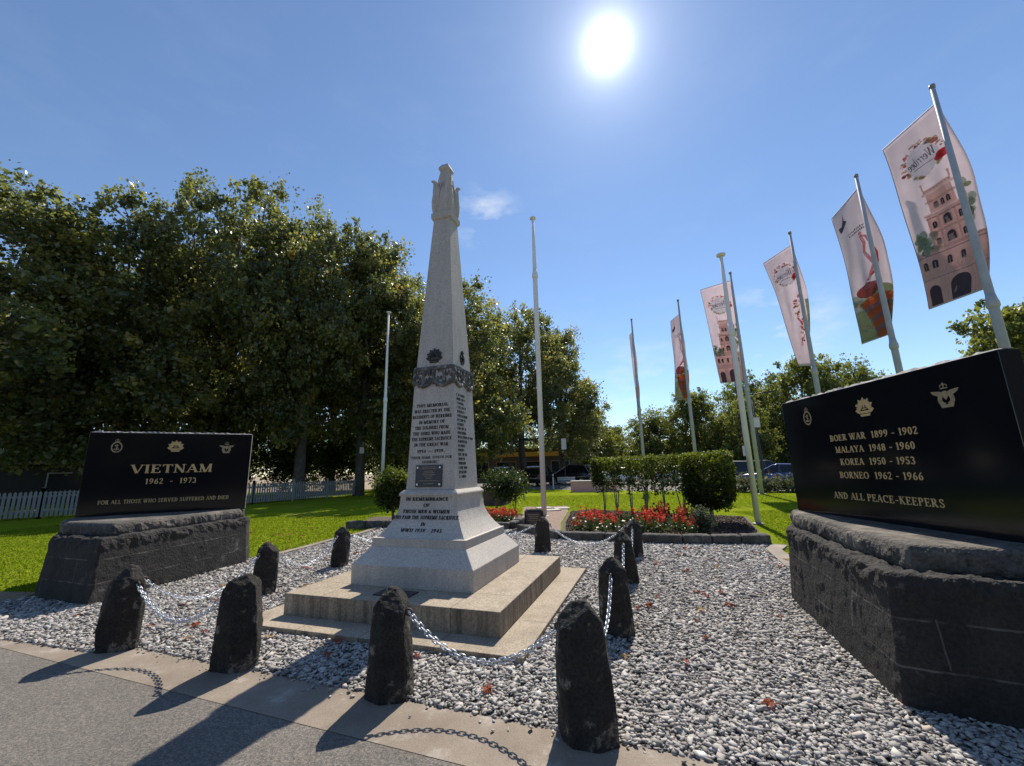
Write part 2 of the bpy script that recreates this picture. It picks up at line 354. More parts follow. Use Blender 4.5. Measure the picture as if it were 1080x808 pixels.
gc = N.new('ShaderNodeCombineColor'); L.new(glow, gc.inputs[0]); L.new(glow, gc.inputs[1]); L.new(glow, gc.inputs[2])
L.new(comb.outputs[2], addn.inputs[6]); L.new(gc.outputs[0], addn.inputs[7]); L.new(addn.outputs[2], bg.inputs[0])
sl = bpy.data.lights.new('sun', 'SUN'); sl.energy = 3.1; sl.angle = R(.53); sl.color = (1, .925, .80)
so = bpy.data.objects.new('sun', sl); COL.objects.link(so); so.rotation_euler = (-SUN).to_track_quat('-Z', 'Y').to_euler(); so.location = SUN * 50

# ------------------------------------------------------------------ stroke lettering (serif capitals, cut from strips)
TK, TN = .17, .075
def glyphs():
    G = {}
    st = lambda x=.15: ('L', x, 0, x, 1, TK)
    S = lambda x, y: ('S', x, y)
    def A(cx, cy, rx, ry, a0, a1): return ('A', cx, cy, rx, ry, a0, a1)
    G['V'] = (.8, [('L', .08, 1, .41, 0, TK), ('L', .74, 1, .43, 0, TN), S(.08, 1), S(.74, 1)])
    G['I'] = (.32, [st(.16), S(.16, 0), S(.16, 1)])
    G['E'] = (.66, [st(), ('L', 0, .965, .58, .965, TN), ('L', .15, .52, .46, .52, TN), ('L', 0, .035, .6, .035, TN), ('L', .57, .78, .59, 1, TN), ('L', .6, 0, .63, .24, TN), ('L', .46, .4, .46, .64, TN)])
    G['F'] = (.6, [st(), ('L', 0, .965, .56, .965, TN), ('L', .15, .52, .44, .52, TN), S(.15, 0), ('L', .55, .78, .57, 1, TN), ('L', .44, .4, .44, .64, TN)])
    G['T'] = (.7, [st(.35), ('L', .03, .965, .67, .965, TN), ('L', .04, 1, .02, .77, TN), ('L', .66, 1, .68, .77, TN), S(.35, 0)])
    G['N'] = (.8, [('L', .1, 0, .1, 1, TN), ('L', .1, 1, .68, 0, TK), ('L', .68, 0, .68, 1, TN), S(.1, 0), S(.68, 1), ('L', 0, .97, .14, .97, TN)])
    G['A'] = (.78, [('L', .38, 1, .06, 0, TN), ('L', .38, 1, .7, 0, TK), ('L', .18, .33, .56, .33, TN), S(.06, 0), S(.7, 0)])
    G['M'] = (.98, [('L', .12, 0, .12, 1, TN), ('L', .14, 1, .47, 0, TK), ('L', .49, 0, .8, 1, TN), ('L', .82, 0, .82, 1, TK), S(.12, 0), S(.82, 0), ('L', 0, .97, .14, .97, TN), ('L', .84, .97, .95, .97, TN)])
    G['B'] = (.68, [st(), ('L', 0, .965, .34, .965, TN), ('L', .15, .52, .36, .52, TN), ('L', 0, .035, .36, .035, TN), A(.32, .745, .2, .225, 90, -90), A(.34, .275, .24, .245, 90, -90)])
    G['O'] = (.86, [A(.43, .5, .35, .47, 0, 360)])
    G['Q'] = (.86, [A(.43, .5, .35, .47, 0, 360), ('L', .45, .15, .8, -.1, TN)])
    G['R'] = (.76, [st(), ('L', 0, .965, .32, .965, TN), ('L', .15, .51, .32, .51, TN), A(.31, .74, .22, .228, 90, -90), ('L', .32, .5, .66, 0, TK), S(.15, 0), ('L', .6, .03, .76, .03, TN)])
    G['P'] = (.64, [st(), ('L', 0, .965, .32, .965, TN), ('L', .15, .48, .32, .48, TN), A(.31, .725, .23, .245, 90, -90), S(.15, 0)])
    G['W'] = (1.08, [('L', .06, 1, .3, 0, TK), ('L', .32, 0, .54, 1, TN), ('L', .52, 1, .76, 0, TK), ('L', .78, 0, 1.0, 1, TN), S(.06, 1), S(.53, 1), S(1.0, 1)])
    G['L'] = (.62, [st(), S(.15, 1), ('L', 0, .035, .56, .035, TN), ('L', .56, 0, .59, .26, TN)])
    G['Y'] = (.76, [('L', .07, 1, .38, .45, TK), ('L', .7, 1, .4, .45, TN), ('L', .38, 0, .38, .47, TK), S(.07, 1), S(.7, 1), S(.38, 0)])
    G['K'] = (.78, [st(), S(.15, 0), S(.15, 1), ('L', .62, 1, .2, .44, TN), ('L', .32, .56, .68, 0, TK), S(.62, 1), S(.69, 0)])
    G['C'] = (.76, [A(.43, .5, .35, .47, 48, 312), ('L', .67, .66, .67, .95, TN)])
    G['G'] = (.84, [A(.43, .5, .35, .47, 48, 312), ('L', .67, .66, .67, .95, TN), ('L', .68, .06, .68, .42, TK), S(.67, .42)])
    G['S'] = (.62, [('P', [(.5, .76), (.44, .92), (.29, .965), (.13, .88), (.11, .72), (.28, .54), (.48, .38), (.5, .16), (.33, .035), (.15, .07), (.07, .25)], .125)])
    G['H'] = (.84, [st(.15), st(.67), S(.15, 0), S(.15, 1), S(.67, 0), S(.67, 1), ('L', .15, .52, .67, .52, TN)])
    G['U'] = (.82, [('L', .15, .3, .15, 1, TK), A(.41, .31, .26, .275, 180, 360), ('L', .67, .3, .67, 1, TN), S(.15, 1), S(.67, 1)])
    G['D'] = (.8, [st(), ('L', 0, .965, .3, .965, TN), ('L', 0, .035, .3, .035, TN), A(.29, .5, .38, .465, 90, -90)])
    G['0'] = (.6, [A(.3, .5, .2, .47, 0, 360)])
    G['1'] = (.46, [('L', .25, 0, .25, 1, TK), ('L', .22, .97, .06, .86, TN), S(.25, 0)])
    G['2'] = (.6, [('P', [(.08, .74), (.14, .91), (.3, .965), (.45, .88), (.47, .7), (.34, .45), (.08, .08)], .12), ('L', .05, .06, .55, .06, .13)])
    G['3'] = (.58, [A(.26, .74, .18, .22, 160, -90), A(.26, .27, .22, .25, 90, -160)])
    G['4'] = (.62, [('L', .42, 0, .42, 1, TK), ('L', .4, .98, .05, .3, TN), ('L', .03, .28, .6, .28, TN)])
    G['5'] = (.58, [('L', .12, .93, .5, .93, .13), ('L', .13, .93, .11, .52, TN), A(.27, .31, .2, .275, 125, -160)])
    G['6'] = (.6, [A(.3, .3, .2, .27, 0, 360), ('P', [(.47, .95), (.26, .8), (.14, .55), (.1, .33)], .12)])
    G['7'] = (.56, [('L', .05, .93, .53, .93, .13), ('L', .5, .93, .22, 0, .13)])
    G['8'] = (.6, [A(.3, .74, .17, .215, 0, 360), A(.3, .27, .21, .24, 0, 360)])
    G['9'] = (.6, [A(.3, .7, .2, .27, 0, 360), ('P', [(.5, .67), (.46, .42), (.32, .18), (.12, .04)], .12)])
    G['-'] = (.5, [('L', .06, .4, .44, .4, .1)])
    G['_'] = (1.3, [('L', .08, .45, 1.2, .45, .1)])
    G['.'] = (.25, [('L', .12, 0, .12, .16, .16)])
    G['"'] = (.4, [('L', .1, .72, .1, 1, .1), ('L', .28, .72, .28, 1, .1)])
    G['&'] = (.8, [('P', [(.7, .03), (.45, .35), (.2, .7), (.22, .92), (.38, .95), (.44, .8), (.3, .58), (.1, .32), (.14, .08), (.36, .03), (.58, .2), (.7, .45)], .11)])
    G['e'] = (.52, [A(.26, .32, .2, .3, 10, 320), ('L', .07, .33, .45, .36, TN)])
    G['r'] = (.42, [('L', .1, 0, .14, .62, .11), A(.28, .42, .14, .17, 170, 50)])
    G['i'] = (.26, [('L', .1, 0, .14, .60, .11), ('L', .15, .74, .16, .84, .1)])
    G['b'] = (.54, [('L', .1, 0, .16, 1.02, .10), A(.3, .31, .18, .29, 150, -170)])
    return G
GL = glyphs()
def strip(pts, ws):
    """polyline -> list of quads (2D)"""
    out = []; n = len(pts); Lp = []; Rp = []
    for i in range(n):
        a = pts[max(i - 1, 0)]; b = pts[min(i + 1, n - 1)]
        dx, dy = b[0] - a[0], b[1] - a[1]; l = math.hypot(dx, dy) or 1
        wv = ws[i] / 2; Lp.append((pts[i][0] - dy / l * wv, pts[i][1] + dx / l * wv)); Rp.append((pts[i][0] + dy / l * wv, pts[i][1] - dx / l * wv))
    for i in range(n - 1): out.append([Rp[i], Rp[i + 1], Lp[i + 1], Lp[i]])
    return out
def glyph_polys(ch, bold=1.0):
    wd, strokes = GL[ch]; P = []
    for k, s in enumerate(strokes):
        if s[0] == 'L':
            n = 1; P.append((k, strip([(s[1], s[2]), (s[3], s[4])], [s[5] * bold] * 2)))
        elif s[0] == 'S':
            y = .03 if s[2] == 0 else (.97 if s[2] == 1 else s[2]); P.append((k, strip([(s[1] - .15, y), (s[1] + .15, y)], [.06 * bold] * 2)))
        elif s[0] == 'A':
            _, cx, cy, rx, ry, a0, a1 = s; n = max(6, int(abs(a1 - a0) / 22)); pts = []; ws = []
            for i in range(n + 1):
                a = R(a0 + (a1 - a0) * i / n); pts.append((cx + rx * math.cos(a), cy + ry * math.sin(a))); ws.append((TN + (TK - TN) * abs(math.cos(a))) * bold)
            P.append((k, strip(pts, ws)))
        elif s[0] == 'P': P.append((k, strip(s[1], [s[2] * bold] * len(s[1]))))
    return wd, P
def text_polys(txt, size, cx, y, track=.1, width=None, small=1.0, bold=1.0, slant=0):
    """centred text -> list of (layer, quad[4 x (u,v)]); lower-case letters become small capitals"""
    x = 0; out = []
    for ch in txt:
        if ch == ' ': x += .42; continue
        low = ch in GL and ch.islower(); sc = 1.0
        wd, P = glyph_polys(ch if low else ch.upper(), bold)
        for k, qs in P:
            for q in qs: out.append((k, [(x + (a + slant * b_) * sc, b_ * sc) for a, b_ in q]))
        x += wd * sc + track
    x -= track
    sx = size if width is None else width / x
    return [(k, [(cx + (a - x / 2) * sx, y + b_ * size) for a, b_ in q]) for k, q in out]
def poly_mesh(mb, polys, f, thick=.004, lay=.0004, mi=0):
    """lay raised polygons on a surface f(u,v,offset)->Vector"""
    for k, q in polys:
        o = thick + lay * k; n = len(q)
        ar = sum(q[i][0] * q[(i + 1) % n][1] - q[(i + 1) % n][0] * q[i][1] for i in range(n))
        if ar < 0: q = q[::-1]
        top = [f(u, v, o) for u, v in q]; bot = [f(u, v, -.001) for u, v in q]
        mb.add(top + bot, [tuple(range(n))] + [(i + n, (i + 1) % n + n, (i + 1) % n, i) for i in range(n)], mi)

def disc_pts(cx, cy, rx, ry, n=20, a0=0, a1=360): return [(cx + rx * math.cos(R(a0 + (a1 - a0) * i / n)), cy + ry * math.sin(R(a0 + (a1 - a0) * i / n))) for i in range(n if a1 - a0 >= 360 else n + 1)]
def arc_strip(cx, cy, rx, ry, w_, a0=0, a1=360, n=24): 
    return strip([(cx + rx * math.cos(R(a0 + (a1 - a0) * i / n)), cy + ry * math.sin(R(a0 + (a1 - a0) * i / n))) for i in range(n + 1)], [w_] * (n + 1))
def crown_shape(cx, cy, s, k0=0):
    P = [(k0, [(cx - .5 * s, cy), (cx + .5 * s, cy), (cx + .5 * s, cy + .16 * s), (cx - .5 * s, cy + .16 * s)])]
    P += [(k0 + 1, q) for q in arc_strip(cx - .22 * s, cy + .35 * s, .26 * s, .22 * s, .1 * s, 0, 200, 8) + arc_strip(cx + .22 * s, cy + .35 * s, .26 * s, .22 * s, .1 * s, -20, 180, 8)]
    P += [(k0 + 2, strip([(cx, cy + .1 * s), (cx, cy + .85 * s)], [.12 * s] * 2)[0]), (k0 + 3, strip([(cx - .14 * s, cy + .72 * s), (cx + .14 * s, cy + .72 * s)], [.1 * s] * 2)[0])]
    return P
def badge(kind, cx, cy, s):
    """emblem outlines in a box of about size s, as (layer, polygon)"""
    P = []
    if kind == 'rising_sun':
        for i in range(13):
            a = R(-8 + 196 * i / 12); r1 = .5 if i % 2 == 0 else .42; d = R(7.5); r0 = .2
            P.append((0, [(r0 * math.cos(a - d), r0 * math.sin(a - d)), (r1 * .86 * math.cos(a - d), r1 * .86 * math.sin(a - d)), (r1 * math.cos(a), r1 * math.sin(a)), (r1 * .86 * math.cos(a + d), r1 * .86 * math.sin(a + d)), (r0 * math.cos(a + d), r0 * math.sin(a + d))]))
        P += [(2, q) for q in arc_strip(0, 0, .25, .25, .05, -10, 190, 14)] + [(1, q) for q in arc_strip(0, 0, .19, .19, .06, 0, 180, 14)]
        P += crown_shape(0, -.04, .24, 3)
        P.append((2, [(-.42, -.14), (-.3, -.2), (.3, -.2), (.42, -.14), (.38, -.04), (.28, -.09), (-.28, -.09), (-.38, -.04)]))
        P.append((1, [(-.24, -.33), (.24, -.33), (.27, -.23), (-.27, -.23)]))
        P = [(k, [(x, y - .06) for x, y in q]) for k, q in P]
    elif kind == 'navy':
        P += [(0, q) for q in arc_strip(0, -.08, .27, .34, .075, 0, 360, 28)]
        P += crown_shape(0, .28, .26, 2)
        P += [(1, strip([(0, -.28), (0, .12)], [.05] * 2)[0]), (2, strip([(-.1, .04), (.1, .04)], [.045] * 2)[0])] + [(3, q) for q in arc_strip(0, -.12, .14, .15, .05, 200, 340, 10)]
        P += [(4, q) for q in strip([(-.12, .05), (-.02, -.06), (.08, -.12), (-.04, -.22)], [.035] * 4)]
    else:
        P += crown_shape(0, .2, .26, 2)
        for sx in (-1, 1):
            P.append((0, [(sx * .04, .06), (sx * .2, .13), (sx * .5, .16), (sx * .44, .06), (sx * .3, -.02), (sx * .1, -.08)]))
            P += [(1, q) for q in arc_strip(sx * .0, -.18, .22, .2, .15, 90 + sx * -35, 90 + sx * -165, 10)]
        P.append((3, [(-.07, .12), (.07, .12), (.09, -.06), (0, -.2), (-.09, -.06)]))
        P.append((4, [(-.2, -.46), (.2, -.46), (.24, -.36), (-.24, -.36)]))
    return [(k, [(cx + x * s, cy + y * s) for x, y in q]) for k, q in P]

# ------------------------------------------------------------------ rough stone (voxel remeshed, then broken up with noise)
DG = None
def rough_stone(name, loops, voxel, amp, mat, parent=None, seed=0, edge=None, fine=.55, low=.9, cuts=(), smooth=False):
    """loops: list of (poly2d, z) bottom to top"""
    mb = MB(); mb.rings([[Vector((x, y, z)) for x, y in poly] for poly, z in loops])
    me = mb.mesh(name); bm = bmesh.new(); bm.from_mesh(me); bmesh.ops.recalc_face_normals(bm, faces=bm.faces)
    for pc, pn in cuts:
        bmesh.ops.bisect_plane(bm, geom=bm.verts[:] + bm.edges[:] + bm.faces[:], plane_co=pc, plane_no=pn, clear_outer=True)
        ed = [e for e in bm.edges if e.is_boundary]
        if ed: bmesh.ops.edgeloop_fill(bm, edges=ed)
    bmesh.ops.recalc_face_normals(bm, faces=bm.faces); bm.to_mesh(me); bm.free()
    o = bpy.data.objects.new(name, me); COL.objects.link(o)
    md = o.modifiers.new('r', 'REMESH'); md.mode = 'VOXEL'; md.voxel_size = voxel
    dg = bpy.context.evaluated_depsgraph_get()
    me2 = bpy.data.meshes.new_from_object(o.evaluated_get(dg)); o.modifiers.clear(); o.data = me2; me2.name = name
    n = len(me2.vertices); co = np.empty(n * 3, np.float32); me2.vertices.foreach_get('co', co); co = co.reshape(-1, 3)
    nn = np.empty(n * 3, np.float32); me2.vertices.foreach_get('normal', nn); nn = nn.reshape(-1, 3)
    sh = Vector((seed * 7.3, seed * 3.1, seed * 1.7)); d = np.zeros(n, np.float32)
    for i in range(n):
        p = Vector(co[i]) + sh
        v = noise.noise(p * 3.2) * low + (1 - 2.6 * abs(noise.noise(p * 7.0))) * .5 + noise.noise(p * 15.0) * .4 + noise.noise(p * 34.0) * fine
        a = amp
        if edge is not None: a = amp * edge(co[i])
        d[i] = v * a
    co += nn * d[:, None]
    me2.vertices.foreach_set('co', co.ravel()); me2.update()
    me2.materials.clear(); me2.materials.append(mat)
    me2.polygons.foreach_set('use_smooth', np.full(len(me2.polygons), smooth, dtype=bool))
    if parent is not None: o.parent = parent
    return o

# ================================================================== SETTING
gr = MB(); gr.add([(-900, -900, -.05), (900, -900, -.05), (900, 900, -.05), (-900, 900, -.05)], [(0, 1, 2, 3)]); tag(gr.build('ground', M['dirt']), kind='structure')
LAWN = [(-40, 2), (-7.2, 5.2), (-6.0, 5.2), (-4, 6), (4, 5), (4.1, 6.6), (30, 0), (40, 10), (24, 26.4), (15.5, 31.5), (-3, 36), (-10.6, 32.5), (-40, 42)]
sheet('lawn', [(-40, 1), (30, 0), (40, 9.5), (24, 18.0), (10.4, 25.2), (-3, 36), (-12, 40), (-40, 40)], 0, M['lawn'])
KO = lambda x: 4.22 - .383 * (x + 4.79)
road_pts = [(-40, KO(-40) - 4), (-9, KO(-9) + .05), (-4.79, KO(-4.79)), (-.5, KO(-.5)), (12, KO(12)), (40, -30), (-40, -30)]
sheet('road', road_pts, .008, M['asphalt'])
sheet('kerb_strip', [(-9, KO(-9) + .05), (-4.79, KO(-4.79)), (8, KO(8)), (8, 4.17 - .38 * 11.56), (.25, 2.76), (-3.60, 4.18), (-3.72, 4.03), (-5.05, 4.43), (-9, 5.72)], .0105, M['concrete'])
sheet('car_park', [(-3, 36.2), (10.4, 25.3), (24, 18.1), (40, 9.6), (120, 12), (120, 90), (-30, 90), (-12, 40.2)], .004, M['asphalt'])
GRAV = [(-9, 5.72), (-5.05, 4.43), (-3.72, 4.03), (-3.60, 4.18), (.25, 2.76), (8, -.25), (8, 3), (4.6, 5.6), (3.97, 6.43), (4.43, 7.81), (4.80, 8.25), (3.24, 8.52), (1.85, 9.03), (.95, 9.36), (.2, 10.6), (-.2, 11.1), (-3.7, 12.2), (-3.72, 11.6), (-4.26, 9.86), (-4.49, 8.5), (-5.2, 8.0), (-6.2, 6.2), (-6.55, 5.75)]
sheet('gravel_bed', GRAV, .006, M['gravel_base'])
sheet('garden_soil', [(.98, 9.42), (1.85, 9.12), (3.24, 8.6), (4.72, 8.4), (5.4, 9.7), (6.6, 12.4), (2.6, 15.6), (1.9, 15.0), (1.3, 12)], .03, M['soil'])
sheet('garden_bed_soil', [(-4.7, 12.3), (-3.8, 12.25), (-.2, 11.25), (.1, 12.2), (.2, 14.6), (-4.9, 14.9)], .03, M['soil'])
sheet('path', [(-.18, 11.2), (.2, 10.6), (.95, 9.45), (1.25, 12), (1.85, 15.1), (2.1, 17.4), (.35, 17.4), (.15, 12.2)], .018, M['brick_path'])
sheet('worn_edge', [(-9.5, 5.9), (-6.5, 5.78), (-6.6, 6.15), (-8, 6.35), (-9.6, 6.2)], .005, M['dirt'])
pv = MB()
for x, y, a in ((1.1, 16.6, .2), (1.75, 16.3, .1), (1.35, 15.7, .15)): pv.box((x, y, .035), (.55, .5, .03), a)
tag(pv.build('path_paving', M['paver']), kind='structure')
# flush stone strips edging the gravel
def edge_strip(name, pts, w_, z, mat):
    q = strip(pts, [w_] * len(pts)); mb = MB()
    for a in q: mb.rings([[Vector((x, y, -.02)) for x, y in a], [Vector((x, y, z)) for x, y in a]])
    return tag(mb.build(name, mat), kind='structure')
edge_strip('gravel_kerb', [(-4.6, 8.3), (-4.36, 9.2), (-4.26, 9.86), (-3.9, 11.0), (-3.78, 12.1)], .16, .045, M['concrete'])
edge_strip('gravel_kerb', [(4.86, 8.1), (4.5, 7.7), (4.05, 6.5), (4.25, 5.6)], .24, .035, M['concrete'])

# ---------------------------------------------------------------- gravel stones (one mass)
def in_poly(x, y, poly):
    ins = np.zeros(len(x), bool); n = len(poly)
    for i in range(n):
        x1, y1 = poly[i]; x2, y2 = poly[(i + 1) % n]
        c = ((y1 > y) != (y2 > y)) & (x < (x2 - x1) * (y - y1) / (y2 - y1 + 1e-12) + x1); ins ^= c
    return ins
OB = (-.926, 5.537); TH = R(-18.648)
def gravel():
    bm = bmesh.new(); bmesh.ops.create_icosphere(bm, subdivisions=1, radius=1)
    bv = np.array([v.co[:] for v in bm.verts]); bf = np.array([[v.index for v in f.verts] for f in bm.faces]); bm.free()
    # subdivide=1 icosphere: 12 verts / 20 faces in this version or 42/80
    pts = []
    for (y0, y1, dens, sc) in ((-.5, 3.4, 3000, 1.0), (3.4, 5.0, 2500, 1.08), (5.0, 7, 1700, 1.2), (7, 9, 1150, 1.45), (9, 12.4, 800, 1.7)):
        n = int(dens * 17 * (y1 - y0)); x = rng.uniform(-9, 8, n); y = rng.uniform(y0, y1, n)
        k = in_poly(x, y, GRAV) & (np.abs(x) < 1.35 * y + .8)
        # not under the memorial steps
        dx, dy = x - OB[0], y - OB[1]; u = dx * math.cos(TH) + dy * math.sin(TH); v = -dx * math.sin(TH) + dy * math.cos(TH)
        k &= ~((np.abs(u) < 1.5) & (np.abs(v) < 1.5))
        pts.append(np.stack([x[k], y[k], np.full(k.sum(), sc)], 1))
    x = rng.uniform(-5, 1.5, 110); off = np.abs(rng.normal(0, .07, 110)); y = 4.17 - .38 * (x + 3.56) - off; pts.append(np.stack([x, y, np.full(110, .7)], 1))
    P = np.concatenate(pts); n = len(P)
    base = bv[None] * (1 + rng.normal(0, .21, (n, len(bv), 1)))
    s = rng.lognormal(-.05, .33, n) * P[:, 2] * .0128
    S = np.stack([s * rng.uniform(1.0, 1.75, n), s * rng.uniform(.75, 1.1, n), s * rng.uniform(.30, .58, n)], 1)
    v = base * S[:, None, :]
    a = rng.uniform(0, 2 * np.pi, n); t1 = rng.normal(0, .24, n); t2 = rng.normal(0, .24, n)
    ca, sa = np.cos(a), np.sin(a)
    # tilt about x then y then z
    y_, z_ = v[..., 1] * np.cos(t1)[:, None] - v[..., 2] * np.sin(t1)[:, None], v[..., 1] * np.sin(t1)[:, None] + v[..., 2] * np.cos(t1)[:, None]
    x_, z2 = v[..., 0] * np.cos(t2)[:, None] + z_ * np.sin(t2)[:, None], -v[..., 0] * np.sin(t2)[:, None] + z_ * np.cos(t2)[:, None]
    X = x_ * ca[:, None] - y_ * sa[:, None] + P[:, 0:1]; Y = x_ * sa[:, None] + y_ * ca[:, None] + P[:, 1:2]
    Z = z2 + (.008 + rng.uniform(0, .018, n))[:, None]
    V = np.stack([X, Y, Z], -1).reshape(-1, 3)
    Fc = (bf[None] + (np.arange(n) * len(bv))[:, None, None]).reshape(-1, 3)
    t = np.clip(rng.beta(2.0, 2.0, n) * .95 + (rng.random(n) < .04) * .3, 0, 1)
    me = np_mesh('gravel', V, Fc, np.repeat(t, len(bf)))
    print('gravel stones', n, 'faces', len(Fc))
    return link('gravel', me, M['gravel'])
tag(gravel(), 'pale grey crushed gravel spread around the memorial', 'gravel', None, 'stuff')

def mulch():
    poly = [(4.2, 8.6), (4.7, 8.5), (5.4, 9.8), (6.45, 12.3), (2.7, 15.4), (1.95, 15.0), (1.4, 12), (1.1, 9.6), (1.85, 9.25), (3.24, 8.75)]
    n = 22000; x = rng.uniform(.8, 6.7, n); y = rng.uniform(8.4, 15.5, n); k = in_poly(x, y, poly); x, y = x[k], y[k]; n = len(x)
    box = np.array([(-1, -1, -1), (1, -1, -1), (1, 1, -1), (-1, 1, -1), (-1, -1, 1), (1, -1, 1), (1, 1, 1), (-1, 1, 1)]) * .5
    fc = np.array([(3, 2, 1, 0), (4, 5, 6, 7), (0, 1, 5, 4), (1, 2, 6, 5), (2, 3, 7, 6), (3, 0, 4, 7)])
    S = np.stack([rng.uniform(.02, .06, n), rng.uniform(.012, .025, n), rng.uniform(.006, .012, n)], 1); v = box[None] * S[:, None]
    a = rng.uniform(0, 6.3, n); t = rng.normal(0, .4, n); z = v[..., 2] + v[..., 0] * np.sin(t)[:, None]
    X = v[..., 0] * np.cos(a)[:, None] - v[..., 1] * np.sin(a)[:, None] + x[:, None]; Y = v[..., 0] * np.sin(a)[:, None] + v[..., 1] * np.cos(a)[:, None] + y[:, None]
    me = np_mesh('bark_mulch', np.stack([X, Y, z + .045], -1).reshape(-1, 3), (fc[None] + (np.arange(n) * 8)[:, None, None]).reshape(-1, 4), rng.beta(1.6, 3, n).repeat(6))
    return link('bark_mulch', me, M['mulch'])
tag(mulch(), 'dark bark mulch chips covering the hedge bed', 'mulch', None, 'stuff')

# ---------------------------------------------------------------- grass blades near the camera
def grass():
    regs = [((-16, -3.7, 5.2, 16), 900, [(-16, 4.5), (-6.7, 6.3), (-7.3, 7.1), (-5.0, 8.4), (-4.7, 8.4), (-4.45, 9.2), (-4.35, 9.9), (-4.0, 11), (-3.9, 12.2), (-4.8, 12.25), (-5, 15), (-3.8, 16), (-16, 16)]),
            ((3.9, 12, 5.2, 14), 1100, [(4.3, 5.6), (4.25, 6.5), (4.65, 7.7), (5.0, 8.2), (5.6, 9.6), (6.9, 12.6), (7, 14), (12, 14), (12, 8), (6, 5.6)]),
            ((-4, 13, 14.8, 24), 330, [(-4, 15.1), (.2, 14.8), (.3, 17.5), (2.2, 17.5), (2.0, 15.2), (2.6, 15.8), (6.9, 12.7), (13, 13), (13, 24), (-8, 24)])]
    Vs = []; Ts = []
    for (x0, x1, y0, y1), dens, poly in regs:
        n = int(dens * (x1 - x0) * (y1 - y0)); x = rng.uniform(x0, x1, n); y = rng.uniform(y0, y1, n)
        k = in_poly(x, y, poly) & (np.abs(x) < 1.35 * y + .6); x, y = x[k], y[k]; n = len(x)
        a = rng.uniform(0, 2 * np.pi, n); h = rng.uniform(.014, .036, n); wd = rng.uniform(.006, .013, n) * (1 + .06 * y); ln = rng.normal(0, .018, (n, 2))
        b1 = np.stack([x - np.cos(a) * wd, y - np.sin(a) * wd, np.zeros(n)], 1); b2 = np.stack([x + np.cos(a) * wd, y + np.sin(a) * wd, np.zeros(n)], 1)
        tp = np.stack([x + ln[:, 0], y + ln[:, 1], h], 1); Vs.append(np.stack([b1, b2, tp], 1).reshape(-1, 3)); Ts.append(rng.beta(2, 2.5, n))
    V = np.concatenate(Vs); me = np_mesh('grass', V, np.arange(len(V)).reshape(-1, 3), np.concatenate(Ts)); print('grass', len(V) // 3)
    return link('grass', me, M['grass'])
tag(grass(), 'short bright green mown grass', 'grass', None, 'stuff')

# ================================================================== MEMORIAL OBELISK
ob = empty('war_memorial_obelisk', (*OB, 0), TH)
tag(ob, 'tall pale granite memorial obelisk on two broad steps, with black lettering and a garland', 'obelisk')
def squares(name, lev, mat, parent=ob, bevel=.006):
    mb = MB(); mb.sq(lev); return mb.build(name, mat, parent, bevel=bevel)
squares('lower_step', [(1.531, -.03), (1.531, .062)], M['step_stone'], bevel=.008)
squares('upper_step', [(1.224, .058), (1.224, .274)], M['step_stone'], bevel=.008)
squares('plinth', [(.761, .27), (.761, .487), (.612, .662)], M['granite'])
# flared pedestal
def flare(z):     # half width as a function of height
    if z <= .756: return .608
    t = (z - .756) / (1.215 - .756); t = min(max(t, 0), 1)
    return .385 + (.575 - .385) * (1 - t) ** 2.3
lev = [(.608, .660), (.608, .756)] + [(flare(.7561 + .459 * i / 14), .758 + .457 * i / 14) for i in range(15)] + [(.398, 1.218), (.402, 1.235), (.395, 1.25), (.36, 1.284)]
squares('pedestal', lev, M['granite'], bevel=.004)
def shaft_half(z): return .338 - (.338 - .290) * (z - 1.283) / (2.56 - 1.283) if z < 2.56 else .290 - (.290 - .129) * (z - 2.56) / (5.10 - 2.56)
squares('shaft', [(shaft_half(z), z) for z in (1.283, 1.9, 2.56, 3.4, 4.2, 5.10)], M['granite'])
def face_map(fn, face):
    """(u,z,o) -> point on the front (0) or right (1) face of a tapering square shaft"""
    def f(u, z, o):
        a = fn(z) + o
        return Vector((u, -a, z)) if face == 0 else Vector((a, u, z))
    return f
mb = MB()
lines = [('THIS MEMORIAL', 2.316, .456), ('WAS ERECTED BY THE', 2.243, .505), ('RESIDENTS OF WERRIBEE', 2.171, .558), ('IN MEMORY OF', 2.10, .365), ('THE SOLDIERS FROM', 2.028, .475), ('THE SHIRE WHO MADE', 1.957, .53), ('THE SUPREME SACRIFICE', 1.886, .565), ('IN THE GREAT WAR', 1.815, .48), ('1914 _ 1919.', 1.734, .388), ('"THEIR NAME  LIVETH FOR', 1.661, .587), ('EVERMORE."', 1.606, .235)]
for i, (t, z, wd) in enumerate(lines):
    poly_mesh(mb, text_polys(t, .040 if i < 9 else .030, -.008, z, .16, wd, bold=1.6 if i < 9 else 1.3), face_map(shaft_half, 0), .0025)
mb.build('inscription', M['ink'], ob)
mb = MB()
for t, z, wd, s in [('IN REMEMBRANCE', 1.160, .575, .038), ('OF', 1.090, .08, .036), ('THOSE MEN & WOMEN', 1.018, .63, .038), ('WHO PAID THE SUPREME SACRIFICE', .952, .885, .038), ('IN', .882, .055, .034), ('WWII 1939 - 1945', .818, .54, .034)]:
    poly_mesh(mb, text_polys(t, s, -.012, z, .18, wd, bold=1.55), face_map(lambda z: flare(z) + .0006, 0), .004)
mb.build('remembrance_inscription', M['ink'], ob)
